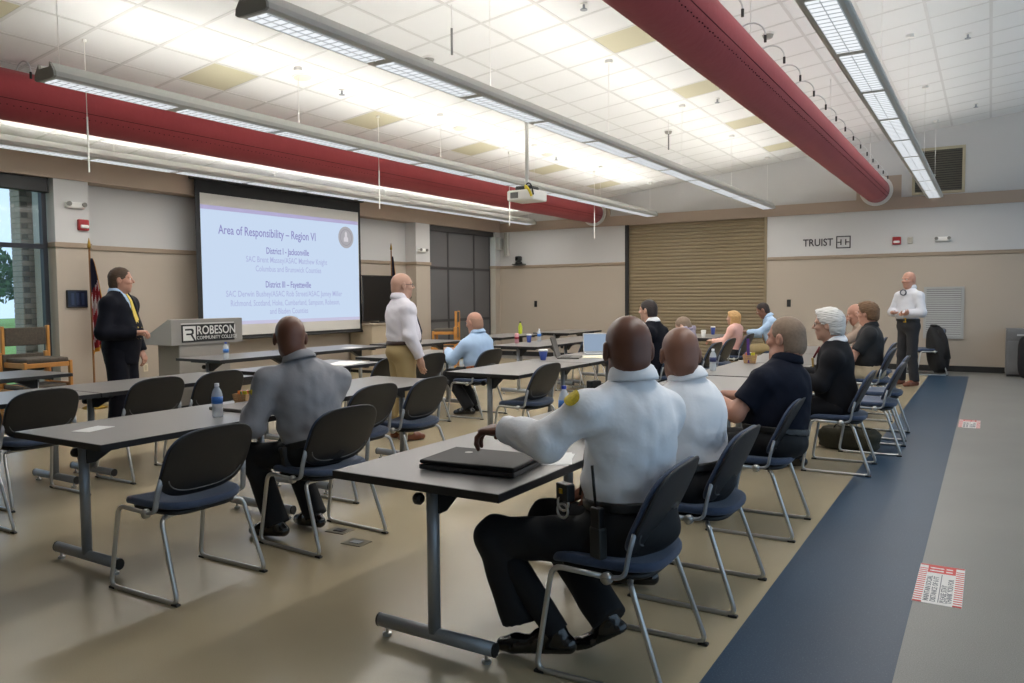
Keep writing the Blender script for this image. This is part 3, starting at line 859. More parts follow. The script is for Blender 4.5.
def strobe(loc, face, label, name='emergency_light'):
    """a two-headed emergency light; face 'x' looks along +x, 'y' looks along -y"""
    t = thing(name, label, 'light', loc, 0 if face == 'y' else PI / 2, 'emergency lights')
    obj('case', box(B(), -0.13, 0.13, -0.07, 0, -0.035, 0.05, 0.02, 2), M_white, t)
    for s in (-1, 1):
        h = obj('lamp_head', lathe(B(), [(0.02, 0.0), (0.034, -0.04), (0.034, -0.05)], 16, (s * 0.105, -0.05, 0.02), 'y'), mat('lamp_grey', (168, 166, 160), 0.5), t, smooth=True)
        obj('lamp_lens', lathe(B(), [(0.029, -0.053), (0.029, -0.05)], 16, (s * 0.105, -0.05, 0.02), 'y'), mat('lamp_lens', (120, 118, 112), 0.2), h)
strobe((-0.78, YB, 2.49), 'y', 'white twin-head emergency light on the back wall right of the sign')
strobe((XL, 6.08, 2.76), 'x', 'white twin-head emergency light on the column by the lawn window')
strobe((XL, 13.7, 2.5), 'x', 'white twin-head emergency light on the column by the shaded window')
def alarm(loc, face, label):
    t = thing('fire_alarm', label, 'alarm', loc, 0 if face == 'y' else PI / 2, 'red fire alarms')
    obj('case', box(B(), -0.075, 0.075, -0.05, 0, -0.075, 0.075, 0.01), M_red_dev, t)
    obj('strobe_lens', box(B(), -0.055, 0.055, -0.075, -0.05, -0.045, 0.0, 0.01), mat('lens_white', (235, 232, 228), 0.3), t)
alarm((-1.565, YB, 2.50), 'y', 'red fire alarm strobe on the back wall')
alarm((XL, 6.19, 2.51), 'x', 'red fire alarm strobe on the column by the lawn window')
t = thing('wall_box', 'small pale square box beside the red alarm on the back wall', 'wall box', (-1.33, YB, 2.5))
obj('case', box(B(), -0.045, 0.045, -0.03, 0, -0.065, 0.065, 0.008), mat('box_beige', (188, 182, 170), 0.5), t)
obj('cover', box(B(), -0.028, 0.028, -0.036, -0.03, -0.045, 0.045), mat('box_beige2', (170, 164, 152), 0.5), t)
for (x, z, lab) in ((-3.57, 1.30, 'black wall switch plate right of the roll-up door'), (-9.62, 1.30, 'black wall switch plate left of the roll-up door')):
    t = thing('wall_switch', lab, 'switch', (x, YB, z), 0, 'black switch plates')
    obj('plate', box(B(), -0.04, 0.04, -0.01, 0, -0.075, 0.075, 0.004), M_black, t)
    obj('rocker', box(B(), -0.015, 0.015, -0.017, -0.01, -0.03, 0.03, 0.003), M_black, t)
t = thing('wall_panel', 'dark navy touch panel on the column by the lawn window', 'panel', (XL, 6.07, 1.5), PI / 2)
obj('frame', box(B(), -0.145, 0.145, -0.03, 0, -0.12, 0.12, 0.008), M_black, t)
obj('display', box(B(), -0.13, 0.13, -0.033, -0.03, -0.105, 0.105), mat('display_navy', (28, 34, 52), 0.2), t)
for k in range(3):
    obj('button_column', box(B(), -0.09 + 0.07 * k, -0.05 + 0.07 * k, -0.036, -0.033, -0.08, 0.08), mat('display_btn', (42, 52, 78), 0.25), t)
# camera and speaker in the far corner
t = thing('wall_camera', 'black conference camera on a bracket on the chair rail', 'camera', (-10.05, YB, 2.30))
obj('bracket', box(B(), -0.16, 0.16, -0.16, 0, -0.02, 0.0, 0.004), M_black, t)
obj('base', lathe(B(), [(0.09, 0.0), (0.085, 0.04), (0.05, 0.07)], 16, (0, -0.09, 0)), M_black, t, smooth=True)
h = obj('head', box(B(), -0.07, 0.07, -0.17, -0.03, 0.07, 0.19, 0.03, 3), M_black, t)
obj('lens', lathe(B(), [(0.03, -0.2), (0.035, -0.16)], 14, (0, 0, 0.13), 'y'), mat('lens_glass', (20, 22, 28), 0.1), h)
t = thing('wall_speaker', 'slim white column speaker near the corner on the back wall', 'speaker', (-10.42, YB, 2.80))
obj('cabinet', box(B(), -0.06, 0.06, -0.1, 0, -0.3, 0.3, 0.01), mat('speaker_white', (190, 190, 184), 0.5), t)
obj('grille', box(B(), -0.048, 0.048, -0.104, -0.1, -0.28, 0.28), mat('speaker_grille', (160, 160, 152), 0.7), t)
t = thing('wall_speaker', 'white wedge speaker on the corner pier by the shaded window', 'speaker', (XL, 16.83, 2.82), PI / 2)
obj('cabinet', box(B(), -0.08, 0.08, -0.12, 0, -0.16, 0.16, 0.03, 2), mat('speaker_white', (190, 190, 184), 0.5), t)
obj('grille', box(B(), -0.06, 0.06, -0.124, -0.12, -0.13, 0.13), mat('speaker_grille', (160, 160, 152), 0.7), t)
# television on a cabinet
t = thing('media_cabinet', 'beige two-door cabinet under the black television', 'cabinet', (-10.6, 12.18, 0))
obj('body', box(B(), -0.3, 0.25, -0.5, 0.5, 0.06, 0.94), mat('cab_beige', (172, 158, 136), 0.5), t)
obj('top', box(B(), -0.31, 0.28, -0.53, 0.53, 0.94, 0.985, 0.006), mat('cab_top', (150, 138, 120), 0.45), t)
obj('plinth', box(B(), -0.28, 0.22, -0.48, 0.48, 0, 0.06), M_black, t)
for s in (-1, 1):
    d = obj('door', box(B(), 0.25, 0.268, -0.245 + s * 0.25, 0.245 + s * 0.25, 0.08, 0.92, 0.004), mat('cab_beige', (172, 158, 136), 0.5), t)
    obj('handle', tube(B(), [(0.285, s * 0.04, 0.6), (0.285, s * 0.04, 0.74)], 0.008, 8), M_chrome, d)
t = thing('television', 'black flat television standing on the beige cabinet', 'television', (-10.45, 12.2, 0.985))
obj('panel', box(B(), -0.03, 0.0, -0.62, 0.46, 0.04, 0.93, 0.008), mat('tv_black', (16, 14, 14), 0.35), t)
obj('bezel', box(B(), -0.032, 0.006, 0.455, 0.475, 0.03, 0.945), mat('tv_silver', (170, 168, 164), 0.4), t)
obj('bezel', box(B(), -0.032, 0.006, -0.63, 0.475, 0.93, 0.945), mat('tv_black', (16, 14, 14), 0.35), t)
obj('stand_foot', box(B(), -0.12, 0.1, -0.3, 0.2, 0.0, 0.02, 0.006), M_black, t)
obj('stand_neck', box(B(), -0.03, -0.005, -0.12, 0.02, 0.02, 0.1), M_black, t)

# flags on poles
F_red = mat('flag_red', (150, 36, 46), 0.8); F_white = mat('flag_white', (205, 196, 196), 0.8); F_navy = mat('flag_navy', (34, 36, 58), 0.8); F_gold = mat('flag_gold', (206, 150, 40), 0.7)
def flag(x, y, label, kind, ztop, zb, wid):
    t = thing('flag_on_pole', label, 'flag', (x, y, 0))
    obj('base', lathe(B(), [(0.16, 0), (0.16, 0.02), (0.05, 0.06), (0.03, 0.1)], 20), mat('brass', (150, 120, 50), 0.35, 0.8), t, smooth=True)
    obj('pole', tube(B(), [(0, 0, 0.05), (0, 0, ztop + 0.12)], 0.013, 10), mat('flag_pole', (130, 88, 46), 0.4), t)
    obj('finial', lathe(B(), [(0.004, ztop + 0.12), (0.024, ztop + 0.15), (0.02, ztop + 0.19), (0.003, ztop + 0.28)], 12), mat('brass', (150, 120, 50), 0.35, 0.8), t, smooth=True)
    # draped cloth: one gathered sheet widening downward, its print following the folds
    nb, nz = 36, 48
    bm = B(); grid = []
    for k in range(nz + 1):
        f = k / nz; row = []
        for b in range(nb + 1):
            q = b / nb
            w = 0.035 + wid * f ** 0.7
            z = ztop - f * (ztop - zb) * (1 - 0.10 * q)
            row.append(bm.verts.new((0.02 + 0.05 * math.sin(q * 19 + f * 1.5) * (0.25 + 0.75 * f), (q - 0.1) * w, z)))
        grid.append(row)
    for k in range(nz):
        for b in range(nb):
            fc = bm.faces.new((grid[k][b], grid[k][b + 1], grid[k + 1][b + 1], grid[k + 1][b]))
            fc.material_index = kind((b + 0.5) / nb, (k + 0.5) / nz)
    bmesh.ops.solidify(bm, geom=bm.faces[:], thickness=0.003)
    me = bpy.data.meshes.new('cloth'); bm.to_mesh(me); bm.free()
    for mm in (F_navy, F_red, F_white, F_gold): me.materials.append(mm)
    me.polygons.foreach_set('use_smooth', [True] * len(me.polygons))
    link(bpy.data.objects.new('cloth', me), t)
def us_print(q, f):
    if f > 0.955 or q > 0.96: return 3
    if f < 0.36 - 0.12 * q: return 0
    return 1 + int((f * 7.5 + q * 5.5)) % 2
def state_print(q, f):
    if q > 0.9: return 3
    return 0 if f < 0.55 else 1
flag(-10.48, 6.17, 'American flag hanging on its pole beside the column', us_print, 2.05, 0.74, 0.19)
flag(-10.78, 12.84, 'dark state flag on a pole with brass finial behind the television', state_print, 2.35, 0.9, 0.16)
# ================================================================ SMALL THINGS ON TABLES AND FLOOR
TT = 0.742
M_clear = bpy.data.materials.new('clear_plastic'); M_clear.use_nodes = True
nt = M_clear.node_tree; b_ = nt.nodes['Principled BSDF']; b_.inputs['Base Color'].default_value = (0.8, 0.86, 0.9, 1); b_.inputs['Roughness'].default_value = 0.15
tr = nt.nodes.new('ShaderNodeBsdfTransparent'); mx = nt.nodes.new('ShaderNodeMixShader'); mx.inputs[0].default_value = 0.5
nt.links.new(b_.outputs[0], mx.inputs[1]); nt.links.new(tr.outputs[0], mx.inputs[2]); nt.links.new(mx.outputs[0], nt.nodes['Material Output'].inputs[0])
def make_bottle(capcol, labcol):
    t = thing('water_bottle', 'x', 'bottle')
    obj('body', lathe(B(), [(0.028, 0.0), (0.033, 0.008), (0.033, 0.06), (0.031, 0.065), (0.033, 0.07), (0.033, 0.14), (0.026, 0.165), (0.014, 0.185), (0.013, 0.195)], 20), M_clear, t, smooth=True)
    obj('label_band', lathe(B(), [(0.0338, 0.085), (0.0338, 0.13)], 20), labcol, t, smooth=True)
    obj('cap', lathe(B(), [(0.0145, 0.193), (0.0145, 0.21), (0.012, 0.212)], 16), capcol, t)
    return t
M_lab = mat('label_blue', (60, 120, 200), 0.4); M_cap = mat('cap_blue', (40, 70, 180), 0.4); M_capw = mat('cap_white', (225, 225, 228), 0.4); M_labn = mat('label_navy', (44, 52, 96), 0.4)
def bottle(x, y, cap, lab, label):
    t = make_bottle(cap, lab); t.location = (x, y, TT); t['label'] = label; t['group'] = 'water bottles'
bottle(-4.11, 3.2, M_capw, M_lab, 'clear water bottle with blue label next to the grey-uniformed man')
bottle(-7.98, 6.36, M_cap, M_lab, 'blue-capped water bottle on the table in front of the lectern')
bottle(-7.72, 9.68, M_capw, M_lab, 'water bottle on the table beyond the standing man in khakis')
bottle(-6.3, 11.2, M_capw, M_lab, 'water bottle standing beside the blue cup on the far table')
bottle(-2.3, 7.55, M_capw, M_labn, 'clear water bottle with navy label in front of the navy polo shirt')
bottle(-2.12, 4.06, M_cap, M_lab, 'blue-capped water bottle behind the outstretched white sleeve')
def cup(x, y, m, label, h=0.11, rt=0.043):
    t = thing('paper_cup', label, 'cup', (x, y, TT), 0, 'cups')
    obj('wall', lathe(B(), [(0.03, 0.0), (0.031, 0.004), (rt, h), (rt - 0.003, h), (0.029, 0.01)], 20), m, t, smooth=True)
    obj('lid', lathe(B(), [(rt + 0.002, h - 0.006), (rt + 0.003, h + 0.004), (rt - 0.006, h + 0.014)], 20), M_white, t, smooth=True)
M_cupb = mat('cup_blue', (44, 66, 140), 0.5)
cup(-4.42, 7.95, M_cupb, 'blue paper cup with white lid beside the grey open laptop', 0.11, 0.055)
cup(-6.35, 10.95, M_cupb, 'blue cup between the red drink and the water bottle', 0.12)
cup(-4.3, 13.55, M_white, 'plain white paper cup on the far table', 0.11)
cup(-4.42, 14.5, M_cupb, 'tall blue cup beside the woman in pink', 0.14)
t = thing('drink_tumbler', 'pink and red drink in a clear tumbler on the far table', 'tumbler', (-6.38, 10.62, TT)); t.scale = (.75, .75, .75)
obj('glass', lathe(B(), [(0.035, 0.0), (0.045, 0.005), (0.05, 0.19), (0.03, 0.215), (0.01, 0.22)], 18), mat('drink_pink', (206, 150, 156), 0.3), t, smooth=True)
obj('band', lathe(B(), [(0.0482, 0.09), (0.0494, 0.14)], 18), mat('drink_red', (150, 32, 52), 0.4), t, smooth=True)
t = thing('drink_bottle', 'bottle of lime green drink on the corner table', 'bottle', (-7.98, 13.42, TT))
obj('body', lathe(B(), [(0.035, 0.0), (0.04, 0.01), (0.04, 0.15), (0.018, 0.2), (0.016, 0.22)], 18), mat('drink_lime', (196, 210, 60), 0.3), t, smooth=True)
obj('cap', lathe(B(), [(0.018, 0.22), (0.018, 0.245)], 14), M_black, t)

# laptops
M_lap = mat('laptop_black', (30, 29, 29), 0.32, spec=0.6)
t = thing('closed_laptop', 'closed black laptop on the table beside the outstretched arm', 'laptop', (-1.86, 2.80, TT), 0.10)
obj('base', box(B(), -0.225, 0.225, -0.16, 0.16, 0.004, 0.026, 0.006, 2), M_lap, t)
obj('lid', box(B(), -0.224, 0.224, -0.158, 0.158, 0.028, 0.045, 0.008, 2), mat('laptop_lid', (24, 23, 23), 0.55, spec=0.2), t)
obj('hinge', tube(B(), [(-0.18, 0.155, 0.026), (0.18, 0.155, 0.026)], 0.008, 8), M_black, t)
obj('badge', lathe(B(), [(0.018, 0.045), (0.018, 0.0457)], 16, (-0.1, 0.06, 0)), mat('badge_grey', (110, 108, 106), 0.3, 0.6), t)
def open_laptop(x, y, rz, body, scr, label, tilt=0.3):
    t = thing('open_laptop', label, 'laptop', (x, y, TT), rz)
    obj('base', box(B(), -0.13, 0.13, -0.18, 0.18, 0.0, 0.018, 0.004), body, t)
    obj('keyboard', box(B(), -0.09, 0.02, -0.16, 0.16, 0.018, 0.020), M_black, t)
    M = Matrix.Translation((-0.13, 0, 0.015)) @ Matrix.Rotation(-tilt, 4, 'Y')
    obj('lid', box(B(), -0.012, 0.0, -0.18, 0.18, 0, 0.25, 0.003, 1, M), body, t)
    obj('display', box(B(), 0.0, 0.002, -0.168, 0.168, 0.012, 0.235, 0, 1, M), scr, t)
open_laptop(-4.28, 8.35, 0.35, mat('laptop_grey', (92, 88, 82), 0.5), mat('screen_dark', (90, 86, 80), 0.4), 'grey open laptop behind the blue cup', 0.3)
open_laptop(-4.25, 9.1, -1.0, mat('laptop_silver', (190, 192, 194), 0.4), emis('laptop_screen', (165, 185, 210), 0.75), 'open laptop with a pale blue screen', 0.25)
t = thing('flat_folder', 'dark grey closed folder on the grey-uniformed man\'s table', 'folder', (-4.27, 3.56, TT), 0.02)
obj('cover', box(B(), -0.16, 0.16, -0.18, 0.18, 0.0, 0.022, 0.004), mat('folder_grey', (104, 98, 94), 0.5), t)
obj('spine', box(B(), 0.16, 0.166, -0.18, 0.18, 0.0, 0.023, 0.002), M_black, t)
def paper(x, y, z, rz, sx, sy, label, m=M_paper, n=2):
    t = thing('papers', label, 'paper', (x, y, z), rz)
    for k in range(n):
        obj('sheet', box(B(), -sx / 2, sx / 2, -sy / 2, sy / 2, 0.002 * k, 0.002 * k + 0.0015, 0, 1, Matrix.Rotation(0.12 * k, 4, 'Z')), m, t)
paper(-1.75, 3.06, TT, 0.35, 0.34, 0.26, 'white sheets of paper under the outstretched forearm')
paper(-4.36, 2.55, TT, 0.3, 0.12, 0.2, 'small white card lying on the nearly empty table', n=1)
paper(-6.2, 6.55, TT, 0.2, 0.3, 0.5, 'white papers on the table behind the standing man in khakis', n=3)
paper(-4.05, 8.6, TT, 0.3, 0.3, 0.36, 'cream papers lying between the two open laptops', mat('paper_cream', (236, 232, 205), 0.8), 4)
paper(-8.1, 8.7, TT, 0.1, 0.22, 0.3, 'white papers on the table below the screen', n=2)
def basket(x, y, label, sc=0.8):
    t = thing('snack_basket', label, 'basket', (x, y, TT), 0.2, 'snack baskets'); t.scale = (sc, sc, sc)
    wv = mat('basket_tan', (196, 156, 110), 0.8, var=0.3, vscale=60)
    bm = B()
    for k in range(5):
        z = 0.012 + 0.022 * k; w = 0.075 + 0.004 * k
        for a, b, c, d in ((-w, w, -w, -w + 0.006), (-w, w, w - 0.006, w), (-w, -w + 0.006, -w, w), (w - 0.006, w, -w, w)):
            box(bm, a, b, c, d, z - 0.009, z + 0.009)
    obj('weave', bm, wv, t)
    obj('bottom', box(B(), -0.075, 0.075, -0.075, 0.075, 0, 0.006), wv, t)
    cols = ((230, 220, 60), (210, 60, 50), (240, 236, 226), (110, 70, 160), (220, 120, 40), (60, 120, 70))
    for k in range(6):
        a = k * 1.05
        obj('snack', box(B(), -0.03, 0.03, -0.006, 0.006, 0.02, 0.145, 0.005, 1, Matrix.Translation((0.035 * math.cos(a), 0.035 * math.sin(a), 0)) @ Matrix.Rotation(a, 4, 'Z') @ Matrix.Rotation(0.2, 4, 'X')), mat('snack_%d' % k, cols[k], 0.4), t)
basket(-4.5, 3.73, 'woven snack basket beside the grey-uniformed man', 0.62)
basket(-2.2, 8.55, 'woven snack basket beside the navy-labelled bottle')
t = thing('pen_stick', 'purple marker standing in the snack basket', 'marker', (-2.2, 8.5, TT + 0.006))
obj('barrel', tube(B(), [(0, 0, 0.0), (-0.01, 0, 0.26)], 0.016, 10), mat('marker_purple', (84, 50, 120), 0.4), t)
obj('tip', tube(B(), [(-0.01, 0, 0.26), (-0.0105, 0, 0.285)], 0.01, 10), M_black, t)

# distancing stickers on the floor
M_stk = mat('sticker_white', (226, 222, 218), 0.5); M_stkr = mat('sticker_red', (206, 62, 56), 0.5); M_stkt = mat('sticker_text', (110, 112, 116), 0.5)
def sticker(x, y, label, sx=0.21, sy=0.61):
    t = thing('floor_sticker', label, 'sticker', (x, y, 0.0), 0, 'floor stickers')
    obj('backing', box(B(), -sx / 2, sx / 2, -sy / 2, sy / 2, 0, 0.0012), M_stk, t)
    bm = B()
    for q in (-1, 1):
        for k in range(17):
            yy = -sy / 2 + 0.01 + k * (sy - 0.06) / 17
            a, b = (-sx / 2 + 0.001, -sx / 2 + 0.038) if q < 0 else (sx / 2 - 0.038, sx / 2 - 0.001)
            box(bm, a, b, yy, yy + 0.012, 0.0012, 0.0018)
    box(bm, -sx / 2 + 0.001, sx / 2 - 0.001, sy / 2 - 0.02, sy / 2 - 0.002, 0.0012, 0.0018)
    box(bm, -0.065, 0.065, sy / 2 - 0.135, sy / 2 - 0.02, 0.0012, 0.0018)
    box(bm, -sx / 2 + 0.001, -sx / 2 + 0.04, -sy / 2, -sy / 2 + 0.018, 0.0012, 0.0018); box(bm, sx / 2 - 0.04, sx / 2 - 0.001, -sy / 2, -sy / 2 + 0.018, 0.0012, 0.0018)
    obj('red_print', bm, M_stkr, t)['kind'] = 'stuff'
    bm = B()
    for xx in (-0.045, 0.0, 0.035):
        for yy, w in ((sy / 2 - 0.055, 0.011), (sy / 2 - 0.1, 0.011)):
            if xx < 0.02:
                lathe(bm, [(0.001, 0.0018), (w, 0.0019), (0.001, 0.0022)], 10, (xx * 0.9, yy, 0))
    box(bm, -0.055, 0.0, sy / 2 - 0.062, sy / 2 - 0.048, 0.0018, 0.0024); box(bm, -0.055, 0.0, sy / 2 - 0.108, sy / 2 - 0.094, 0.0018, 0.0024)
    box(bm, 0.02, 0.05, sy / 2 - 0.064, sy / 2 - 0.046, 0.0018, 0.0024); box(bm, 0.02, 0.05, sy / 2 - 0.11, sy / 2 - 0.092, 0.0018, 0.0024)
    obj('figure_print', bm, M_stk, t)['kind'] = 'stuff'
    for k, (s, xx) in enumerate((('MAINTAIN SOCIAL', -0.038), ('DISTANCE OF 6 FT', -0.008), ('PLEASE STAY', 0.034), ('THANK YOU FOR', 0.06))):
        text('lettering', s, 0.034, M_stkt, t, (xx, -sy / 2 + 0.03, 0.0016), (0, 1, 0), (-1, 0, 0), extrude=0.0003, bold=0.0006, xscale=1.35)
    obj('divider', box(B(), 0.002, 0.006, -sy / 2 + 0.03, sy / 2 - 0.15, 0.0012, 0.0018), M_stkt, t)
sticker(-0.185, 4.46, 'red and white distancing sticker on the floor beside the near chairs')
sticker(-0.165, 10.2, 'red and white distancing sticker on the floor farther along the stripe')

# bags and coat
def blob(name, fn, m, parent=None, nu=28, nv=16):
    verts, faces = [], []
    for j in range(nv + 1):
        th = PI * j / nv
        for i in range(nu):
            ph = 2 * PI * i / nu
            verts.append(fn(math.sin(th) * math.cos(ph), math.sin(th) * math.sin(ph), math.cos(th)))
    for j in range(nv):
        for i in range(nu):
            faces.append((j * nu + i, j * nu + (i + 1) % nu, (j + 1) * nu + (i + 1) % nu, (j + 1) * nu + i))
    return obj(name, (verts, faces), m, parent, smooth=True)
M_olive = mat('bag_olive', (56, 52, 36), 0.85, var=0.3, vscale=20, bump=0.4, bscale=25)
def boxy(p, e): return sgn_pow(p, e)
t = thing('duffel_bag', 'olive canvas bag on the floor under the white-haired man\'s chair', 'bag', (-1.12, 8.0, 0), 1.35)
blob('body', lambda x, y, z: (boxy(x, 0.45) * 0.14 * (1 + 0.08 * math.sin(7 * y)), boxy(y, 0.4) * 0.27 * (1 + 0.05 * math.sin(9 * z)), 0.105 + boxy(z, 0.5) * 0.105 * (1 + 0.06 * math.sin(9 * x + 5 * y))), M_olive, t)
for s in (-1, 1):
    obj('handle', tube(B(), smooth_path([(s * 0.07, -0.12, 0.19), (s * 0.1, -0.08, 0.25), (s * 0.1, 0.08, 0.25), (s * 0.07, 0.12, 0.19)], 0.05), 0.010, 8, flat=0.004), M_black, t)
obj('zipper', tube(B(), [(0, -0.2, 0.21), (0, 0, 0.215), (0, 0.2, 0.21)], 0.005, 6), M_black, t)
obj('side_pocket', box(B(), 0.12, 0.16, -0.15, 0.15, 0.03, 0.15, 0.015, 2), M_olive, t)
t = thing('backpack', 'olive camouflage backpack on a chair behind the person in black', 'bag', (-1.55, 12.75, 0.48), 0.3)
M_camo = mat('camo', (112, 104, 66), 0.9, var=0.6, vscale=12)
blob('body', lambda x, y, z: (boxy(x, 0.6) * 0.14, boxy(y, 0.55) * 0.2, 0.27 + boxy(z, 0.6) * 0.27), M_camo, t)
obj('pocket', box(B(), 0.1, 0.18, -0.13, 0.13, 0.05, 0.28, 0.03, 2), M_camo, t)
for s in (-1, 1):
    obj('strap', tube(B(), smooth_path([(-0.12, s * 0.08, 0.5), (-0.2, s * 0.09, 0.4), (-0.18, s * 0.1, 0.15), (-0.12, s * 0.1, 0.08)], 0.08), 0.02, 8, flat=0.006), M_black, t)
chair(-1.55, 12.7, 0.1, 'stacking chair holding the camouflage backpack')
t = thing('hanging_coat', 'black coat draped over the chair by the air grille', 'coat', (-0.86, 16.22, 0), 0.4)
M_coat = mat('coat_black', (26, 26, 28), 0.85, bump=0.3, bscale=12)
def coat(x, y, z):
    zz = 0.46 + boxy(z, 0.6) * 0.44
    w = 0.07 + 0.22 * max(0, min(1, (0.92 - zz) / 0.4)) ** 0.8
    return (0.03 + boxy(x, 0.7) * 0.15 + 0.10 * (0.8 - zz), boxy(y, 0.8) * w * (1 + 0.06 * math.sin(12 * x + 8 * z)), zz)
blob('body', coat, M_coat, t, 36, 24)
for s in (-1, 1):
    obj('sleeve', tube(B(), smooth_path([(0.06, s * 0.12, 0.82), (0.1, s * 0.25, 0.65), (0.14, s * 0.26, 0.3)], 0.1), [0.05] * 7 + [0.06], 10), M_coat, t, smooth=True)
obj('collar', tube(B(), [(0.0 + 0.04 * math.cos(a), 0.08 * math.sin(a), 0.89) for a in [2 * PI * k / 16 for k in range(16)]], 0.02, 8, closed=True), M_coat, t, smooth=True)
t = thing('black_bag', 'black shoulder bag on the empty chair past the second white-shirted man', 'bag', (-3.48, 10.55, 0.48), 0.1)
blob('body', lambda x, y, z: (boxy(x, 0.6) * 0.09, boxy(y, 0.6) * 0.17, 0.14 + boxy(z, 0.6) * 0.14), M_coat, t)
obj('strap', tube(B(), smooth_path([(0, -0.14, 0.24), (0, -0.1, 0.4), (0, 0.1, 0.4), (0, 0.14, 0.24)], 0.1), 0.012, 8), mat('strap_tan', (150, 128, 96), 0.6), t)
# equipment cabinet at the right edge
t = thing('equipment_cabinet', 'grey equipment cabinet with a black cable bundle against the back wall', 'cabinet', (0.62, 16.6, 0))
M_eq = mat('equip_grey', (112, 112, 112), 0.45, var=0.15, vscale=6)
obj('body', box(B(), -0.36, 0.4, -0.3, 0.3, 0.04, 0.84, 0.01), M_eq, t)
obj('plinth', box(B(), -0.34, 0.38, -0.28, 0.28, 0, 0.04), M_black, t)
obj('door', box(B(), -0.34, 0.02, -0.318, -0.3, 0.08, 0.62, 0.004), M_eq, t)
obj('drawer', box(B(), -0.34, 0.38, -0.318, -0.3, 0.66, 0.81, 0.004), M_eq, t)
obj('drawer_pull', box(B(), -0.2, -0.06, -0.335, -0.318, 0.72, 0.75, 0.006), mat('pull_pale', (190, 190, 190), 0.4), t)
t = thing('black_case', 'black equipment bag hanging beside the grey cabinet', 'bag', (0.6, 16.1, 0))
blob('body', lambda x, y, z: (boxy(x, 0.5) * 0.17, boxy(y, 0.6) * 0.12, 0.37 + boxy(z, 0.6) * 0.37), M_coat, t)
obj('handle', tube(B(), smooth_path([(-0.06, 0, 0.73), (-0.06, 0, 0.8), (0.06, 0, 0.8), (0.06, 0, 0.73)], 0.03), 0.012, 8), M_black, t)
t = thing('cable_box', 'small box with cables on the floor by the column', 'box', (-10.2, 6.75, 0), 0.2)
obj('body', box(B(), -0.12, 0.12, -0.22, 0.22, 0, 0.2, 0.01), mat('box_grey', (120, 116, 112), 0.6), t)
obj('lid', box(B(), -0.125, 0.125, -0.225, 0.225, 0.2, 0.23, 0.01), M_white, t)
# outlet on recessed wall
t = thing('wall_outlet', 'ivory wall outlet plate left of the lectern', 'outlet', (XREC, 7.25, 0.45), PI / 2)
obj('plate', box(B(), -0.04, 0.04, -0.008, 0, -0.06, 0.06, 0.003), mat('ivory', (214, 202, 176), 0.5), t)
obj('socket', box(B(), -0.018, 0.018, -0.011, -0.008, -0.04, 0.04, 0.002), mat('ivory2', (190, 178, 152), 0.5), t)

# ================================================================ OUTSIDE
M_grass = mat('grass', (128, 164, 84), 0.95, var=0.25, vscale=1.5)
struct(obj('ground_lawn', box(B(), -80, -11.3, -30, 60, -0.25, -0.15), M_grass), 'green lawn outside the left windows')
M_block = mat('block_grey', (168, 158, 146), 0.9, var=0.12, vscale=14, bump=0.4, bscale=60)
t = struct(obj('wall_pillar', box(B(), -11.56, -11.32, 5.72, 6.2, -0.15, 3.6), mat('mortar', (120, 116, 110), 0.95)), 'grey brick pillar outside the lawn window')
bf = obj('brick', box(B(), -0.009, 0.009, -0.099, 0.099, -0.033, 0.033, 0.003), M_block, t); bf.location = (-11.32, 5.81, -0.05)
bs = obj('brick', box(B(), -0.06, 0.06, -0.009, 0.009, -0.033, 0.033, 0.003), M_block, t); bs.location = (-11.5, 5.718, -0.05)
for r in range(48):
    z = -0.05 + r * 0.073
    for k in range(3):
        y = 5.81 + (0.10 if r % 2 else 0.0) + k * 0.204
        if y < 6.15 and (r or k): share('brick', bf, t, (-11.32, y, z))
    for k in range(2):
        x = -11.5 + 0.124 * k + (0.0 if r % 2 else 0.0)
        if r or k: share('brick', bs, t, (x, 5.718, z))
M_leaf = mat('leaf', (62, 92, 50), 0.9, var=0.5, vscale=1.2); M_bark = mat('bark', (80, 66, 52), 0.9)
for k, (x, y, h) in enumerate(((-52, 19, 4.6), (-58, 27, 5.4), (-66, 26, 6.0), (-60, 36, 5.2))):
    t = thing('leafy_tree', 'leafy green tree beyond the lawn outside the window', 'tree', (x, y, -0.2), 0, 'trees beyond the lawn')
    obj('trunk', tube(B(), [(0, 0, 0), (0.1, 0, h * 0.3), (0, 0.1, h * 0.6)], [0.3, 0.22, 0.12], 8), M_bark, t, smooth=True)
    verts, faces = [], []
    rnd = random.Random(k)
    for c in range(700):
        th = rnd.uniform(0, 2 * PI); ph = math.acos(rnd.uniform(-0.8, 1)); rr = rnd.uniform(0.55, 1.0)
        px, py, pz = rr * h * 0.42 * math.sin(ph) * math.cos(th), rr * h * 0.42 * math.sin(ph) * math.sin(th), h * 0.6 + rr * h * 0.4 * math.cos(ph)
        s = h * 0.05; d = [Vector((rnd.uniform(-s, s), rnd.uniform(-s, s), rnd.uniform(-s, s))) for _ in range(4)]
        i = len(verts); verts += [tuple(Vector((px, py, pz)) + q) for q in d]; faces += [(i, i + 1, i + 2), (i, i + 2, i + 3), (i + 1, i + 2, i + 3)]
    obj('foliage', (verts, faces), M_leaf, t)['kind'] = 'stuff'
# ================================================================ PEOPLE
# Bodies and clothes are modelled as blended round cones and ellipsoids, turned into one smooth surface (surface nets).
def V(*a): return np.array(a, dtype=float)
def unit(v): return v / (np.linalg.norm(v) + 1e-9)

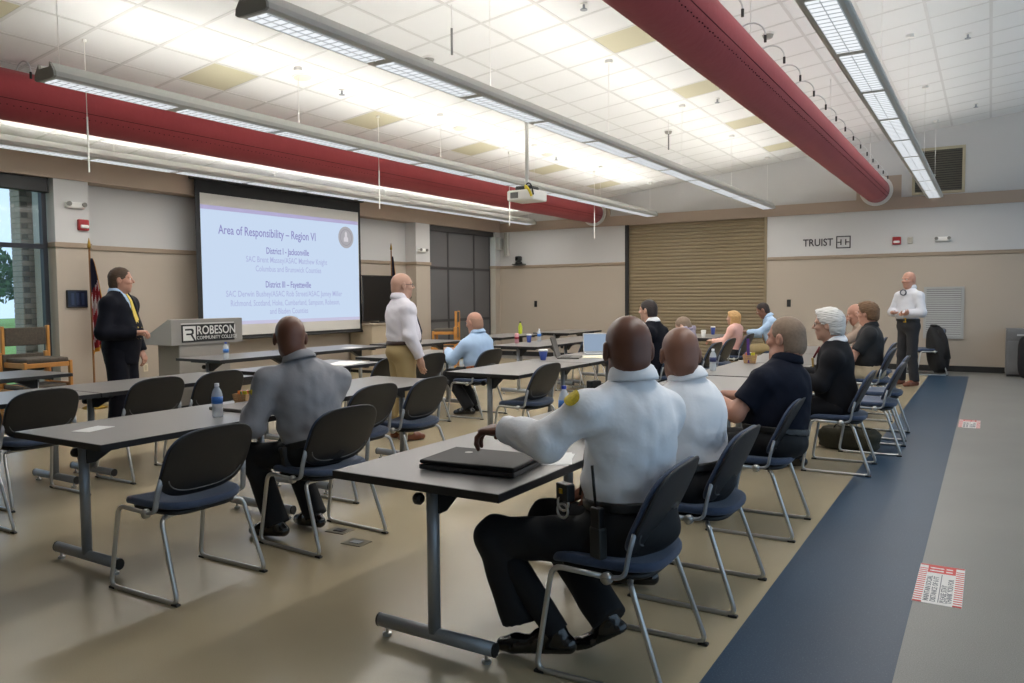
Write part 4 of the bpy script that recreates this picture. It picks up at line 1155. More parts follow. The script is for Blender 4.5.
class Field:
    def __init__(self, lo, hi, h):
        self.lo = np.array(lo, float); self.h = h
        n = np.ceil((np.array(hi) - self.lo) / h).astype(int) + 1
        ax = [self.lo[i] + h * np.arange(n[i]) for i in range(3)]
        self.P = np.stack(np.meshgrid(*ax, indexing='ij'), -1).astype(np.float32)
        self.d = np.full(n, 1e3, np.float32)
    def sub(self, P0, P1, r, pad):
        lo = np.minimum(P0, P1) - r - pad; hi = np.maximum(P0, P1) + r + pad
        a = np.clip(np.floor((lo - self.lo) / self.h).astype(int), 0, None)
        b = np.clip(np.ceil((hi - self.lo) / self.h).astype(int) + 1, 0, self.d.shape)
        return tuple(slice(int(x), int(max(x, y))) for x, y in zip(a, b))
    def cone(self, a, b, r1, r2, k=0.02, cut=None, neg=False):
        a = np.array(a, float); b = np.array(b, float)
        s = self.sub(a, b, max(r1, r2), 0.09)
        P = self.P[s]
        ba = b - a; L2 = float(ba @ ba) + 1e-9
        t = np.clip(((P - a) @ ba) / L2, 0, 1)
        q = P - a - t[..., None] * ba
        d = np.sqrt((q * q).sum(-1)) - (r1 + (r2 - r1) * t)
        self.merge(s, d, k, cut, P, neg)
    def ell(self, c, r, k=0.02, R=None, cut=None, neg=False):
        c = np.array(c, float); r = np.array(r, float)
        s = self.sub(c, c, r.max(), 0.09)
        P = self.P[s]
        q = P - c
        if R is not None: q = q @ R
        k0 = np.sqrt(((q / r) ** 2).sum(-1)); k1 = np.sqrt(((q / r ** 2) ** 2).sum(-1)) + 1e-6
        self.merge(s, k0 * (k0 - 1) / k1, k, cut, P, neg)
    def merge(self, s, d, k, cut, P, neg=False):
        if cut is not None:
            for (p, n) in cut:
                d = np.maximum(d, (P - np.array(p, float)) @ np.array(n, float))
        o = self.d[s]
        if neg:
            h = np.clip(0.5 - 0.5 * (o + d) / k, 0, 1)
            self.d[s] = o + (-d - o) * h + k * h * (1 - h)
        else:
            h = np.clip(0.5 + 0.5 * (o - d) / k, 0, 1)
            self.d[s] = o + (d - o) * h - k * h * (1 - h)
    def plane(self, p, n):
        self.d = np.maximum(self.d, ((self.P - np.array(p, float)) @ np.array(n, float)).astype(np.float32))
    def wrinkle(self, amp, f=1.0, seed=0.0):
        x, y, z = [self.P[..., i] for i in range(3)]
        w = np.sin(31 * f * z + 9 * f * x + 4 * np.sin(11 * f * y + seed) + seed) * np.sin(17 * f * y - 13 * f * x + 3 * np.sin(9 * f * z) + 2 * seed)
        w += 0.6 * np.sin(53 * f * (x + 0.6 * z) + 3 * np.sin(23 * f * y + seed)) * np.sin(29 * f * (y - z) + seed)
        self.d = self.d + (amp * w).astype(np.float32)
    def mesh(self):
        d = self.d; s = d < 0
        n = np.array(d.shape) - 1
        def cor(i, j, k): return d[i:i + n[0], j:j + n[1], k:k + n[2]]
        cs = [(i, j, k) for i in (0, 1) for j in (0, 1) for k in (0, 1)]
        cnt = sum((cor(*c) < 0).astype(np.int8) for c in cs)
        act = (cnt > 0) & (cnt < 8)
        idx = np.full(act.shape, -1, np.int64); ids = np.argwhere(act); idx[act] = np.arange(len(ids))
        if len(ids) == 0: return np.zeros((0, 3)), np.zeros((0, 4), int)
        acc = np.zeros((len(ids), 3)); num = np.zeros(len(ids))
        val = {c: cor(*c)[act] for c in cs}
        for c in cs:
            for ax in range(3):
                if c[ax] == 0:
                    e = list(c); e[ax] = 1; e = tuple(e)
                    A, Bv = val[c], val[e]
                    m = (A < 0) != (Bv < 0)
                    t = np.where(m, A / np.where(m, A - Bv, 1), 0)
                    p = np.array(c, float)[None, :] + np.zeros((len(ids), 3)); p[:, ax] += t
                    acc += np.where(m[:, None], p, 0); num += m
        pos = self.lo + self.h * (ids + acc / num[:, None])
        quads = []
        for ax in range(3):
            u, v = (ax + 1) % 3, (ax + 2) % 3
            sl0 = [slice(None)] * 3; sl1 = [slice(None)] * 3
            sl0[ax] = slice(0, -1); sl1[ax] = slice(1, None)
            ch = s[tuple(sl0)] != s[tuple(sl1)]
            e = np.argwhere(ch)
            ok = (e[:, u] > 0) & (e[:, v] > 0) & (e[:, u] < n[u]) & (e[:, v] < n[v])
            e = e[ok]
            if len(e) == 0: continue
            def g(du, dv):
                q = e.copy(); q[:, u] -= du; q[:, v] -= dv
                return idx[q[:, 0], q[:, 1], q[:, 2]]
            f = np.stack([g(1, 1), g(0, 1), g(0, 0), g(1, 0)], 1)
            flip = ~s[e[:, 0], e[:, 1], e[:, 2]]
            f[flip] = f[flip][:, ::-1]
            quads.append(f)
        return pos, np.concatenate(quads)

def np_mesh(name, parts, material, parent, base, cols=None):
    """join (verts, quads) shells into one mesh; verts in world space, object space is relative to base"""
    vs_, fs_, off = [], [], 0
    mi = []
    for k, (v, f) in enumerate(parts):
        vs_.append(v - base); fs_.append(f + off); off += len(v)
        mi += [0] * len(f)
    v = np.concatenate(vs_); f = np.concatenate(fs_)
    me = bpy.data.meshes.new(name)
    me.vertices.add(len(v)); me.vertices.foreach_set('co', v.astype(np.float32).ravel())
    me.loops.add(f.size); me.loops.foreach_set('vertex_index', f.astype(np.int32).ravel())
    me.polygons.add(len(f)); me.polygons.foreach_set('loop_start', np.arange(0, f.size, 4, dtype=np.int32))
    me.polygons.foreach_set('loop_total', np.full(len(f), 4, np.int32))
    me.update(calc_edges=True); me.validate()
    me.materials.append(material)
    me.polygons.foreach_set('use_smooth', [True] * len(me.polygons))
    o = bpy.data.objects.new(name, me)
    return link(o, parent)

def bounds(pts, pad):
    pts = np.array(pts); return pts.min(0) - pad, pts.max(0) + pad

def rotz(a): return np.array([[math.cos(a), -math.sin(a), 0], [math.sin(a), math.cos(a), 0], [0, 0, 1.0]])

def pose(origin, yaw, kind, **kw):
    """joint positions in world space. local frame: x forward, y left, z up"""
    if kind == 'sit':
        J = dict(pel=V(0, 0, .55), neck=V(.02, 0, 1.09), head=V(.05, 0, 1.27),
                 hL=V(.02, .095, .53), hR=V(.02, -.095, .53), kL=V(.45, .13, .50), kR=V(.45, -.13, .50), aL=V(.42, .13, .10), aR=V(.42, -.13, .10),
                 sL=V(.01, .185, 1.005), sR=V(.01, -.185, 1.005), eL=V(.14, .25, .79), eR=V(.14, -.25, .79), wL=V(.38, .17, .79), wR=V(.38, -.17, .79))
    else:
        J = dict(pel=V(0, 0, .95), neck=V(0, 0, 1.49), head=V(.02, 0, 1.66),
                 hL=V(0, .09, .90), hR=V(0, -.09, .90), kL=V(.02, .10, .49), kR=V(.02, -.10, .49), aL=V(-.02, .11, .09), aR=V(-.02, -.11, .09),
                 sL=V(0, .20, 1.405), sR=V(0, -.20, 1.405), eL=V(-.03, .25, 1.14), eR=V(-.03, -.25, 1.14), wL=V(.05, .24, .89), wR=V(.05, -.24, .89))
    sc = kw.pop('scale', 1.0)
    R = rotz(yaw); o = V(*origin)
    lean = kw.pop('lean', 0.0); twist = kw.pop('twist', 0.0)
    for k in ('neck', 'head', 'sL', 'sR', 'eL', 'eR', 'wL', 'wR'):
        if (lean or twist):
            q = J[k] - J['pel']
            c, s = math.cos(lean), math.sin(lean)
            q = V(c * q[0] + s * q[2], q[1], -s * q[0] + c * q[2])
            q = rotz(twist) @ q
            J[k] = q + J['pel']
    for k, v in kw.items():                      # local overrides
        if k in J: J[k] = V(*v)
    J['neck'] = J['neck'] * .66 + J['head'] * .34 - V(.01, 0, 0)
    W_ = {k: o + R @ (v * sc) for k, v in J.items()}
    for k in ('tL', 'tR'):
        if k in kw: W_[k] = o + R @ (V(*kw[k]) * sc)
    W_['yaw'] = yaw; W_['o'] = o
    return W_

def torso(F, J, g, inflate=0.0, belly=1.0, wide=1.0, k=0.05, low=True):
    up = unit(J['neck'] - J['pel']); lf = unit(J['sL'] - J['sR']); fw = unit(np.cross(lf, up)); lf = np.cross(up, fw)
    R = np.stack([fw, lf, up], 1)
    H = np.linalg.norm(J['neck'] - J['pel']); p = J['pel']
    i = inflate
    F.ell(p + up * .02, (.125 * g + i, .165 * wide + i, .13 + i), k, R)
    F.ell(p + up * .30 * H + fw * .025 * belly, (.128 * g * belly + i, .172 * wide * (0.5 + 0.5 * belly) + i, .18 + i), k, R)
    F.ell(p + up * .56 * H, (.122 * g + i, .174 * wide + i, .18 + i), k, R)
    F.ell(p + up * .72 * H - fw * .015, (.10 * g + i, .160 * wide + i, .13 + i), k, R)
    for s in ('sL', 'sR'):
        F.cone(J['neck'] - up * .06 - fw * .012, J[s] + up * .012, .066 + i, .052 + i, .06)
        F.cone(J['neck'] - up * .16, J[s] - up * .01, .08 * g + i, .058 + i, .06)
    return up, fw, lf, R

def arm(F, J, s, a=1.0, inflate=0.0, cutat=None, frac=None):
    S, E_, W_ = J['s' + s], J['e' + s], J['w' + s]
    if frac is not None:          # short sleeve: stop at a fraction of the upper arm
        e2 = S + (E_ - S) * frac
        dirn = unit(E_ - S)
        F.cone(S, e2 + dirn * 0.05, .060 * a + inflate, .060 * a + inflate, .045, cut=[(e2, dirn)])
    else:
        F.cone(S, E_, .060 * a + inflate, .054 * a + inflate, .045)
        dirn = unit(W_ - E_)
        e2 = W_ + dirn * .0
        F.cone(E_ - V(0, 0, .018 * a), E_ * .45 + W_ * .55 - V(0, 0, .006), .052 * a + inflate, .046 * a + inflate, .03)
        F.cone(E_, e2 + dirn * .03, .054 * a + inflate, .044 * a + inflate, .03, cut=[(e2, dirn)])

def hand(J, s, size=1.0, curl=0.5, palm=None, hdir=None, h=0.0045, spread=0.0, from_elbow=False):
    """wrist, palm, four jointed fingers and a thumb"""
    Wp, E_ = J['w' + s], J['e' + s]
    f = unit(V(*hdir)) if hdir is not None else unit(Wp - E_)
    pn = V(*palm) if palm is not None else V(0, 0, -1.0)
    pn = unit(pn - f * (pn @ f)); side = np.cross(f, pn)      # side: towards the thumb for one hand
    lat = unit(J['sL'] - J['sR'])
    thumb = side if ((side @ lat < 0) == (s == 'L')) else -side
    z = size
    ends = [Wp + f * .19 * z, Wp - f * (.06 if not from_elbow else 0), Wp + pn * .09 * z, Wp + thumb * .09 * z, Wp - thumb * .07 * z, Wp + f * .12 + pn * .1]
    if from_elbow: ends += [E_, J['s' + s] + (E_ - J['s' + s]) * .3]
    lo, hi = bounds(ends, .045)
    F = Field(lo, hi, h if not from_elbow else max(h, 0.008))
    if from_elbow:
        F.cone(J['s' + s] + (E_ - J['s' + s]) * .3, E_, .05, .043, .02); F.cone(E_, Wp, .045, .028, .02)
    else:
        F.cone(Wp - f * .05, Wp, .029, .027, .01)
    pc = Wp + f * .05 * z
    R = np.stack([f, thumb, pn], 1)
    F.cone(Wp, pc, .026, .024, .012)
    F.ell(pc + f * .005, (.055 * z, .042 * z, .017 * z), .012, R)
    for k, (ln, o) in enumerate(((.078, .030), (.086, .010), (.080, -.010), (.064, -.029))):
        b = Wp + f * (.088 - .004 * abs(k - 1)) * z + thumb * o * z
        d = unit(f + thumb * spread * (o / .03))
        ang = 0.0
        r = .0095 * z if k < 3 else .0082 * z
        F.cone(Wp + f * .03 * z + thumb * o * .7 * z, b, .012 * z, r + .001, .008)
        for frac in (.46, .30, .24):
            ang += curl * (1.0 + 0.08 * k)
            dd = d * math.cos(ang) + pn * math.sin(ang)
            e = b + dd * ln * frac * z
            F.cone(b, e, r, r * .93, .003); b = e; r *= .93
    tb = Wp + f * .022 * z + thumb * .026 * z + pn * .006
    t1 = tb + unit(f * .62 + thumb * .62 + pn * .35) * .042 * z
    t2 = t1 + unit(f * .85 + thumb * .25 + pn * .4) * .032 * z
    F.cone(Wp + f * .01, tb, .02 * z, .016 * z, .01)
    F.cone(tb, t1, .0145 * z, .0115 * z, .006); F.cone(t1, t2, .0115 * z, .0095 * z, .004)
    return F.mesh()

def head_frame(J, yaw, pitch, roll=0.0):
    Rz = rotz(yaw)
    cp, sp = math.cos(pitch), math.sin(pitch)
    Ry = np.array([[cp, 0, sp], [0, 1, 0], [-sp, 0, cp]])
    cr, sr = math.cos(roll), math.sin(roll)
    Rx = np.array([[1, 0, 0], [0, cr, -sr], [0, sr, cr]])
    return Rz @ Ry @ Rx

def head(J, R, h=0.006, sz=1.0, neck_r=.06, jowl=0.0, rolls=False):
    c = J['head']
    def w(x, y, z): return c + R @ (V(x, y, z) * sz)
    F = Field(*bounds([c + V(.14, .14, .16), c - V(.14, .14, .15), J['neck'] - V(0, 0, .03)], .03), h)
    F.ell(w(-.014, 0, .032), V(.100, .080, .090) * sz, .02, R)
    F.ell(w(-.045, 0, .0), V(.062, .066, .075) * sz, .03, R)
    F.ell(w(.028, 0, -.03), V(.064, .060, .085) * sz, .03, R)
    F.ell(w(.022, 0, -.072), V(.058, .054 + jowl, .044) * sz, .025, R)
    F.cone(w(.062, -.012, -.104), w(.062, .012, -.104), .019 * sz, .019 * sz, .025)
    F.cone(w(-.055, 0, -.02) - V(0, 0, .03), J['neck'] - V(0, 0, .02), neck_r, neck_r + .006, .035)
    F.cone(w(.0, 0, -.06), J['neck'] + R @ V(.012, 0, 0), neck_r * .85, neck_r, .03)
    if rolls:
        for zz in (-.052, -.080):
            F.cone(w(-.092 - zz * .1, -.030, zz), w(-.092 - zz * .1, .030, zz), .013, .013, .012)
    for s in (-1, 1):
        F.ell(w(.093, s * .032, .012), V(.022, .021, .013) * sz, .014, R, neg=True)
        F.cone(w(.083, s * .012, .027), w(.073, s * .050, .028), .009 * sz, .008 * sz, .014)
        F.ell(w(.063, s * .046, -.022), V(.024, .018, .017) * sz, .02, R)
        F.ell(w(-.012, s * .083, -.006), V(.021, .012, .035) * sz, .006, R)
        F.ell(w(-.004, s * .095, -.002), V(.010, .007, .019) * sz, .005, R, neg=True)
        F.cone(w(.090, s * .013, -.026), w(.088, s * .013, -.026), .010 * sz, .009 * sz, .008)
        F.ell(w(.071, s * .032, .010), V(.0155, .0155, .0135) * sz, .004, R)
    F.cone(w(.084, 0, .018), w(.109, 0, -.018), .008 * sz, .0125 * sz, .012)
    F.ell(w(.083, 0, -.052), V(.013, .025, .0065) * sz, .006, R)
    F.ell(w(.081, 0, -.064), V(.013, .022, .0075) * sz, .006, R)
    return F.mesh(), w

def hair_mesh(J, R, style, h=0.006, sz=1.0, neck_r=.06):
    c = J['head']
    def w(x, y, z): return c + R @ (V(x, y, z) * sz)
    low = .30 if style == 'long' else .03
    F = Field(*bounds([c + V(.14, .14, .17), c - V(.15, .15, .13 + low)], .03), h)
    X = R[:, 0]; Z = R[:, 2]
    t = dict(short=.007, crop=.004, full=.018, horseshoe=.0035, long=.016, thin=.0035)[style]
    F.ell(w(-.016, 0, .034), (V(.100, .078, .090) + t) * sz, .02, R)
    F.ell(w(-.047, 0, .0), (V(.062, .068, .082) + t) * sz, .03, R)
    F.cone(w(-.055, 0, -.02) - V(0, 0, .03), J['neck'] - V(0, 0, .02), neck_r + t, neck_r + .006 + t, .035)
    if style == 'full':
        F.ell(w(.055, .0, .092), V(.05, .062, .032) * sz, .03, R)
    if style == 'long':
        for s in (-1, 1):
            F.cone(w(-.02, s * .07, .02), w(-.01, s * .085, -.17), .036, .030, .03)
        F.cone(w(-.06, 0, .02), w(-.075, 0, -.2), .07, .045, .04)
        F.ell(w(.03, 0, .085), V(.06, .07, .035) * sz, .03, R)
    # cut the face and the nape away
    F.d = np.maximum(F.d, 0) if False else F.d
    Q = (F.P - c) @ R / sz
    x, y, z = Q[..., 0], Q[..., 1], Q[..., 2]
    hairline = (x - .062) - 0.55 * np.maximum(0, z - .075) + np.minimum(0.62 * np.maximum(0, .06 - z), .05 if style == 'long' else 9.0)      # forehead line
    side = np.maximum(x + .0, 0) * 1.0 + (-.0 - z) * .6 - 0.03 - np.abs(y) * 0.0
    cutf = hairline
    if style == 'horseshoe': cutf = np.maximum(np.maximum(z - .055 + .35 * np.abs(x + .03), x - .015), hairline)
    if style == 'thin': cutf = np.maximum(hairline, (x - .045 + .4 * np.maximum(0, z - .09)))
    ear = np.where(x > -.028, .006 - z, -1.0)
    nz_ = .004 * np.sin(190 * x + 3) * np.sin(170 * y) + .003 * np.sin(260 * z + 120 * y)
    cutf = cutf + nz_
    ear = ear + nz_
    nape = -.092 - z + .25 * np.abs(y) + nz_
    if style == 'long': ear = np.where(x > .012, .02 - z, -1.0); nape = np.full_like(z, -1.0)
    F.d = np.maximum(F.d, (np.maximum(np.maximum(cutf, ear), nape) * .8).astype(np.float32))
    if style in ('full', 'long', 'short'):
        a = .004 if style != 'short' else .002
        F.d = F.d + (a * np.sin(70 * x + 20 * z) * np.sin(90 * y + 10 * np.sin(40 * z))).astype(np.float32)
    return F.mesh()

def shoe(ank, toe, h):
    F = Field(*bounds([ank, toe], .10), h)
    fw = unit((toe - ank) * V(1, 1, 0)); g = min(ank[2], toe[2]); zz = V(0, 0, 1)
    heel = V(ank[0], ank[1], 0) - fw * .045 + zz * (ank[2] - .045)
    ball = V(toe[0], toe[1], toe[2]) - fw * .06 + zz * .03
    F.cone(heel, ball, .037, .043, .02); F.cone(ball, toe + zz * .022, .043, .03, .02)
    F.cone(ank + zz * .0, ank * .6 + ball * .4, .042, .038, .03)
    n = unit(np.cross(np.cross(fw, zz), unit(toe - zz * 0 - (ank - zz * .08))))
    if n[2] > 0: n = -n
    p = toe - zz * .004
    F.plane(p, n)
    return F.mesh()

EYE_W = mat('eye_white', (214, 208, 200), 0.3); EYE_D = mat('eye_dark', (30, 22, 18), 0.2)
def person(J, label, skin, top, pants, shoes, hair=None, hairm=None, hyaw=0.0, hpitch=0.0, hroll=0.0, res=0.014, g=1.0, belly=1.0, wide=1.0, arma=1.0, sleeve='long',
           jacket=None, tie=None, belt=None, curl=(0.5, 0.5), palm=(None, None), hdir=(None, None), toes=None, fine=0.006, hsz=1.06, collar=True, wr=0.003, skirtlow=0.06, skip=(), jowl=0.0, eyes=True, neck_r=.06, rolls=False, legr=1.0, hsize=1.08):
    base = V(J['o'][0], J['o'][1], 0)
    root_parts = []
    joints = [J[k] for k in ('pel', 'neck', 'sL', 'sR', 'eL', 'eR', 'wL', 'wR', 'hL', 'hR', 'kL', 'kR', 'aL', 'aR')]
    # body under the clothes (one continuous surface), thinner than them
    F = Field(*bounds(joints, .2), max(res * 1.7, 0.022))
    up, fw, lf, R = torso(F, J, g, -.022, belly, wide)
    for s in 'LR':
        arm(F, J, s, arma, -.018)
        F.cone(J['h' + s], J['k' + s], .072, .052, .04); F.cone(J['k' + s], J['a' + s], .05, .034, .03)
    F.cone(J['neck'] - up * .06, J['neck'] + (J['head'] - J['neck']) * .5, .042, .036, .03)
    root_parts.append(F.mesh())
    HR = head_frame(J, J['yaw'] + hyaw, hpitch, hroll)
    hm, hw = head(J, HR, fine, hsz, neck_r, jowl, rolls)
    root_parts.append(hm)
    for i, s in enumerate('LR'):
        if s in skip: continue
        root_parts.append(hand(J, s, hsize, curl[i], palm[i], hdir[i], h=min(fine, .006), from_elbow=(sleeve == 'short')))
    root = np_mesh('person', root_parts, skin, None, base)
    root.location = tuple(base)
    tag(root, label, 'person')
    # eyes
    if eyes:
        for s in (-1, 1):
            c = hw(.0755, s * .032, .010) - base
            e = obj('eye', (lambda bm: (bmesh.ops.create_uvsphere(bm, u_segments=10, v_segments=8, radius=.0135 * hsz), bm)[1])(B()), EYE_W, root, smooth=True, loc=tuple(c))
            p = HR @ V(.0085, 0, 0)
            obj('iris', (lambda bm: (bmesh.ops.create_uvsphere(bm, u_segments=8, v_segments=6, radius=.0068 * hsz), bm)[1])(B()), EYE_D, e, smooth=True, loc=tuple(p))
    if hair:
        np_mesh('hair', [hair_mesh(J, HR, hair, fine, hsz, neck_r)], hairm, root, base)
    # shirt
    F = Field(*bounds([J[k] for k in ('pel', 'neck', 'sL', 'sR', 'eL', 'eR', 'wL', 'wR')], .22), res)
    inf = 0.0
    torso(F, J, g, inf, belly, wide)
    F.plane(J['pel'] + up * skirtlow, -up)
    for s in 'LR':
        arm(F, J, s, arma, inf, frac=(.72 if sleeve == 'short' else None))
    if wr: F.wrinkle(wr, 1.0, 1.3 * J['o'][1])
    top_below = V(0, 0, 0)
    F.cone(J['neck'] + up * .0, J['neck'] + up * .2, neck_r - .005, neck_r - .005, .002, neg=True)
    F.plane(J['neck'] + up * .045 - fw * .0, unit(up + fw * .0))
    np_mesh('shirt', [F.mesh()], top, root, base)
    if collar:
        cp = J['neck'] + up * (.006 if sleeve != 'short' else -.008) - HR[:, 0] * .016 + fw * .008
        pts = []
        for k in range(28):
            a = 2 * PI * k / 28
            d = fw * math.cos(a) + lf * math.sin(a)
            pts.append(cp - fw * .012 + d * (neck_r + .019) - up * (.022 * max(0, math.cos(a))) + up * .002 * max(0, -math.cos(a)))
        bm = B(); tube(bm, [tuple(p - base) for p in pts], 0.009, 8, flat=0.034, closed=True)
        obj('collar', bm, top, root, smooth=True)
    # trousers
    F = Field(*bounds([J[k] for k in ('pel', 'hL', 'hR', 'kL', 'kR', 'aL', 'aR')], .2), res)
    P = J['pel']
    F.ell(P - up * .0, (.128 * g + .004, .168 * wide + .004, .125), .05, R)
    F.ell(P + up * .10 + fw * .02 * belly, (.122 * g * (0.6 + 0.4 * belly) + .004, .158 * wide * (0.5 + 0.5 * belly) + .004, .10), .05, R)
    F.plane(P + up * (skirtlow + .025), up)
    for s in 'LR':
        A_ = J.get('t' + s, J['a' + s]); d = unit(A_ - J['k' + s])
        F.cone(J['h' + s], J['k' + s], .095 * legr, .076 * legr, .05)
        F.cone(J['k' + s], A_ + d * .05, .076 * legr, .072 * legr, .035, cut=[(A_ + d * .012, d)])
    if wr: F.wrinkle(wr * .9, .8, 2.1 + J['o'][0])
    np_mesh('trousers', [F.mesh()], pants, root, base)
    for s in 'LR':
        if 't' + s in J:
            obj('sock', tube(B(), [tuple(p - base) for p in (J['k' + s] * .85 + J['a' + s] * .15, J['k' + s] * .4 + J['a' + s] * .6, J['a' + s] * 1.0)], [.062, .056, .05], 14), pants, root, smooth=True)
    if belt is not None:
        F = Field(*bounds([P + up * (skirtlow + .01)], .24), max(res * .7, .007))
        F.ell(P - up * .0, (.128 * g + .012, .168 * wide + .012, .133), .05, R)
        F.ell(P + up * .10 + fw * .02 * belly, (.122 * g * (0.6 + 0.4 * belly) + .013, .158 * wide * (0.5 + 0.5 * belly) + .013, .105), .05, R)
        F.plane(P + up * (skirtlow + .03), up); F.plane(P + up * (skirtlow - .012), -up)
        np_mesh('belt', [F.mesh()], belt, root, base)
    for i, s in enumerate('LR'):
        t_ = toes[i] if toes else None
        if t_ is None:
            kk = unit((J['k' + s] - J['h' + s]) * V(1, 1, 0)) if np.linalg.norm((J['k' + s] - J['h' + s])[:2]) > .15 else V(math.cos(J['yaw']), math.sin(J['yaw']), 0)
            t_ = V(J['a' + s][0], J['a' + s][1], .012) + kk * .19
        np_mesh('shoe', [shoe(J['a' + s], V(*t_), max(fine, .007))], shoes, root, base)
    if jacket is not None:
        F = Field(*bounds([J[k] for k in ('pel', 'neck', 'sL', 'sR', 'eL', 'eR', 'wL', 'wR')], .26), res)
        torso(F, J, g, .017, belly, wide)
        stand = J['hL'][2] > .8
        F.cone(P - up * (.10 if stand else .02), P + up * .1, .15 * wide, .15 * wide, .06)
        F.plane(P - up * (.17 if stand else .07), -up)
        for s in 'LR': arm(F, J, s, arma, .011)
        Q = (F.P - J['neck']) @ R
        x, y, z = Q[..., 0], Q[..., 1], Q[..., 2]
        v = np.maximum(np.abs(y) - (.055 + (z * .24 + .03) * 1.0).clip(-.2, .06), -(x - .02))       # opening at the front
        F.d = np.maximum(F.d, np.minimum(.05, -v).astype(np.float32))
        F.cone(J['neck'] + up * .0, J['neck'] + up * .2, neck_r + .018, neck_r + .018, .004, neg=True)
        F.plane(J['neck'] + up * .02, up)
        if wr: F.wrinkle(wr, .8, .7)
        np_mesh('jacket', [F.mesh()], jacket, root, base)
    if tie is not None:
        H = np.linalg.norm(J['neck'] - J['pel'])
        pts = [J['neck'] + fw * .075 - up * .035, J['neck'] + fw * .118 - up * .10, J['pel'] + up * .60 * H + fw * (.122 * g + .006), J['pel'] + up * .36 * H + fw * (.13 * g * belly + .03), J['pel'] + up * .16 * H + fw * (.13 * g * belly + .02)]
        bm = B(); 
        rings = []
        wd = (.016, .020, .032, .040, .034)
        for p, w_ in zip(pts, wd):
            q = p - base
            rings.append([bm.verts.new(tuple(q + lf * a * w_ + fw * b)) for a, b in ((-1, 0), (1, 0), (1, .008), (-1, .008))])
        for A, Bq in zip(rings, rings[1:]):
            for k in range(4): bm.faces.new((A[k], A[(k + 1) % 4], Bq[(k + 1) % 4], Bq[k]))
        bm.faces.new(rings[0]); bm.faces.new(rings[-1][::-1])
        obj('tie', bm, tie, root)
    return root, dict(up=up, fw=fw, lf=lf, R=R, HR=HR, hw=hw, base=base, J=J)

def loc_tube(name, pts, r, m, root, info, n=8, flat=None, closed=False):
    return obj(name, tube(B(), [tuple(np.array(p) - info['base']) for p in pts], r, n, flat, closed), m, root, smooth=True)
def glasses(root, info, m):
    w = info['hw']
    bm = B()
    for s in (-1, 1):
        tube(bm, [tuple(w(.097 - .012 * abs(math.cos(a)), s * .033 + .021 * math.cos(a), .006 + .016 * math.sin(a)) - info['base']) for a in [2 * PI * k / 18 for k in range(18)]], .0018, 6, closed=True)
        tube(bm, [tuple(w(.085, s * .056, .010) - info['base']), tuple(w(.0, s * .083, .012) - info['base']), tuple(w(-.022, s * .082, .0) - info['base'])], .0022, 6)
    tube(bm, [tuple(w(.1, -.012, .008) - info['base']), tuple(w(.1, .012, .008) - info['base'])], .002, 6)
    obj('glasses', bm, m, root)
def obox(name, c, axes, hs, m, root, info, bev=0.004):
    """box at world point c with axes (3 vectors) and half sizes"""
    M = Matrix.Identity(4)
    for j in range(3):
        for i in range(3): M[i][j] = axes[j][i]
    for i in range(3): M[i][3] = (c - info['base'])[i]
    return obj(name, box(B(), -hs[0], hs[0], -hs[1], hs[1], -hs[2], hs[2], bev, 2, M), m, root)

SK_dark = mat('skin_deep', (104, 66, 50), 0.42, var=0.12, vscale=14)
SK_brown = mat('skin_brown', (128, 88, 70), 0.45, var=0.12, vscale=14)
SK_light = mat('skin_light', (186, 146, 126), 0.5, var=0.10, vscale=14)
SK_pink = mat('skin_ruddy', (182, 134, 113), 0.5, var=0.12, vscale=14)
C_white = mat('shirt_white', (244, 245, 248), 0.75, bump=0.55, bscale=11)
C_offw = mat('shirt_lilac_white', (222, 218, 226), 0.75, bump=0.55, bscale=11)
C_grey = mat('shirt_grey', (146, 146, 150), 0.8, bump=0.55, bscale=11)
C_blue = mat('shirt_pale_blue', (172, 198, 228), 0.75, bump=0.55, bscale=11)
C_navy = mat('polo_navy', (17, 22, 37), 0.8, spec=0.2, bump=0.55, bscale=11)
C_black = mat('shirt_black', (30, 30, 32), 0.8, bump=0.2, bscale=9)
C_pink = mat('blouse_pink', (226, 178, 166), 0.75, bump=0.25, bscale=12)
C_char = mat('suit_charcoal', (25, 25, 29), 0.8, spec=0.2, bump=0.12, bscale=12)
C_suit = mat('suit_navy', (11, 13, 24), 0.8, spec=0.2, bump=0.12, bscale=12)
T_black = mat('trouser_black', (17, 18, 22), 0.8, bump=0.15, bscale=9)
T_khaki = mat('trouser_khaki', (162, 142, 100), 0.8, bump=0.2, bscale=9)
T_tan = mat('trouser_tan', (186, 170, 142), 0.8, bump=0.2, bscale=9)
S_black = mat('shoe_black', (14, 14, 15), 0.16, spec=0.7)
S_brown = mat('shoe_brown', (116, 66, 44), 0.35)
L_black = mat('leather_black', (20, 20, 20), 0.4)
H_brown = mat('hair_brown', (74, 56, 42), 0.7, var=0.35, vscale=60); H_dark = mat('hair_dark', (48, 40, 38), 0.7, var=0.3, vscale=60)
H_grey = mat('hair_greybrown', (134, 114, 96), 0.7, var=0.3, vscale=60); H_white = mat('hair_white', (206, 204, 200), 0.6, var=0.15, vscale=50)
H_blond = mat('hair_blonde', (190, 150, 96), 0.6, var=0.3, vscale=40); H_light = mat('hair_lightbrown', (104, 76, 50), 0.65, var=0.35, vscale=50)
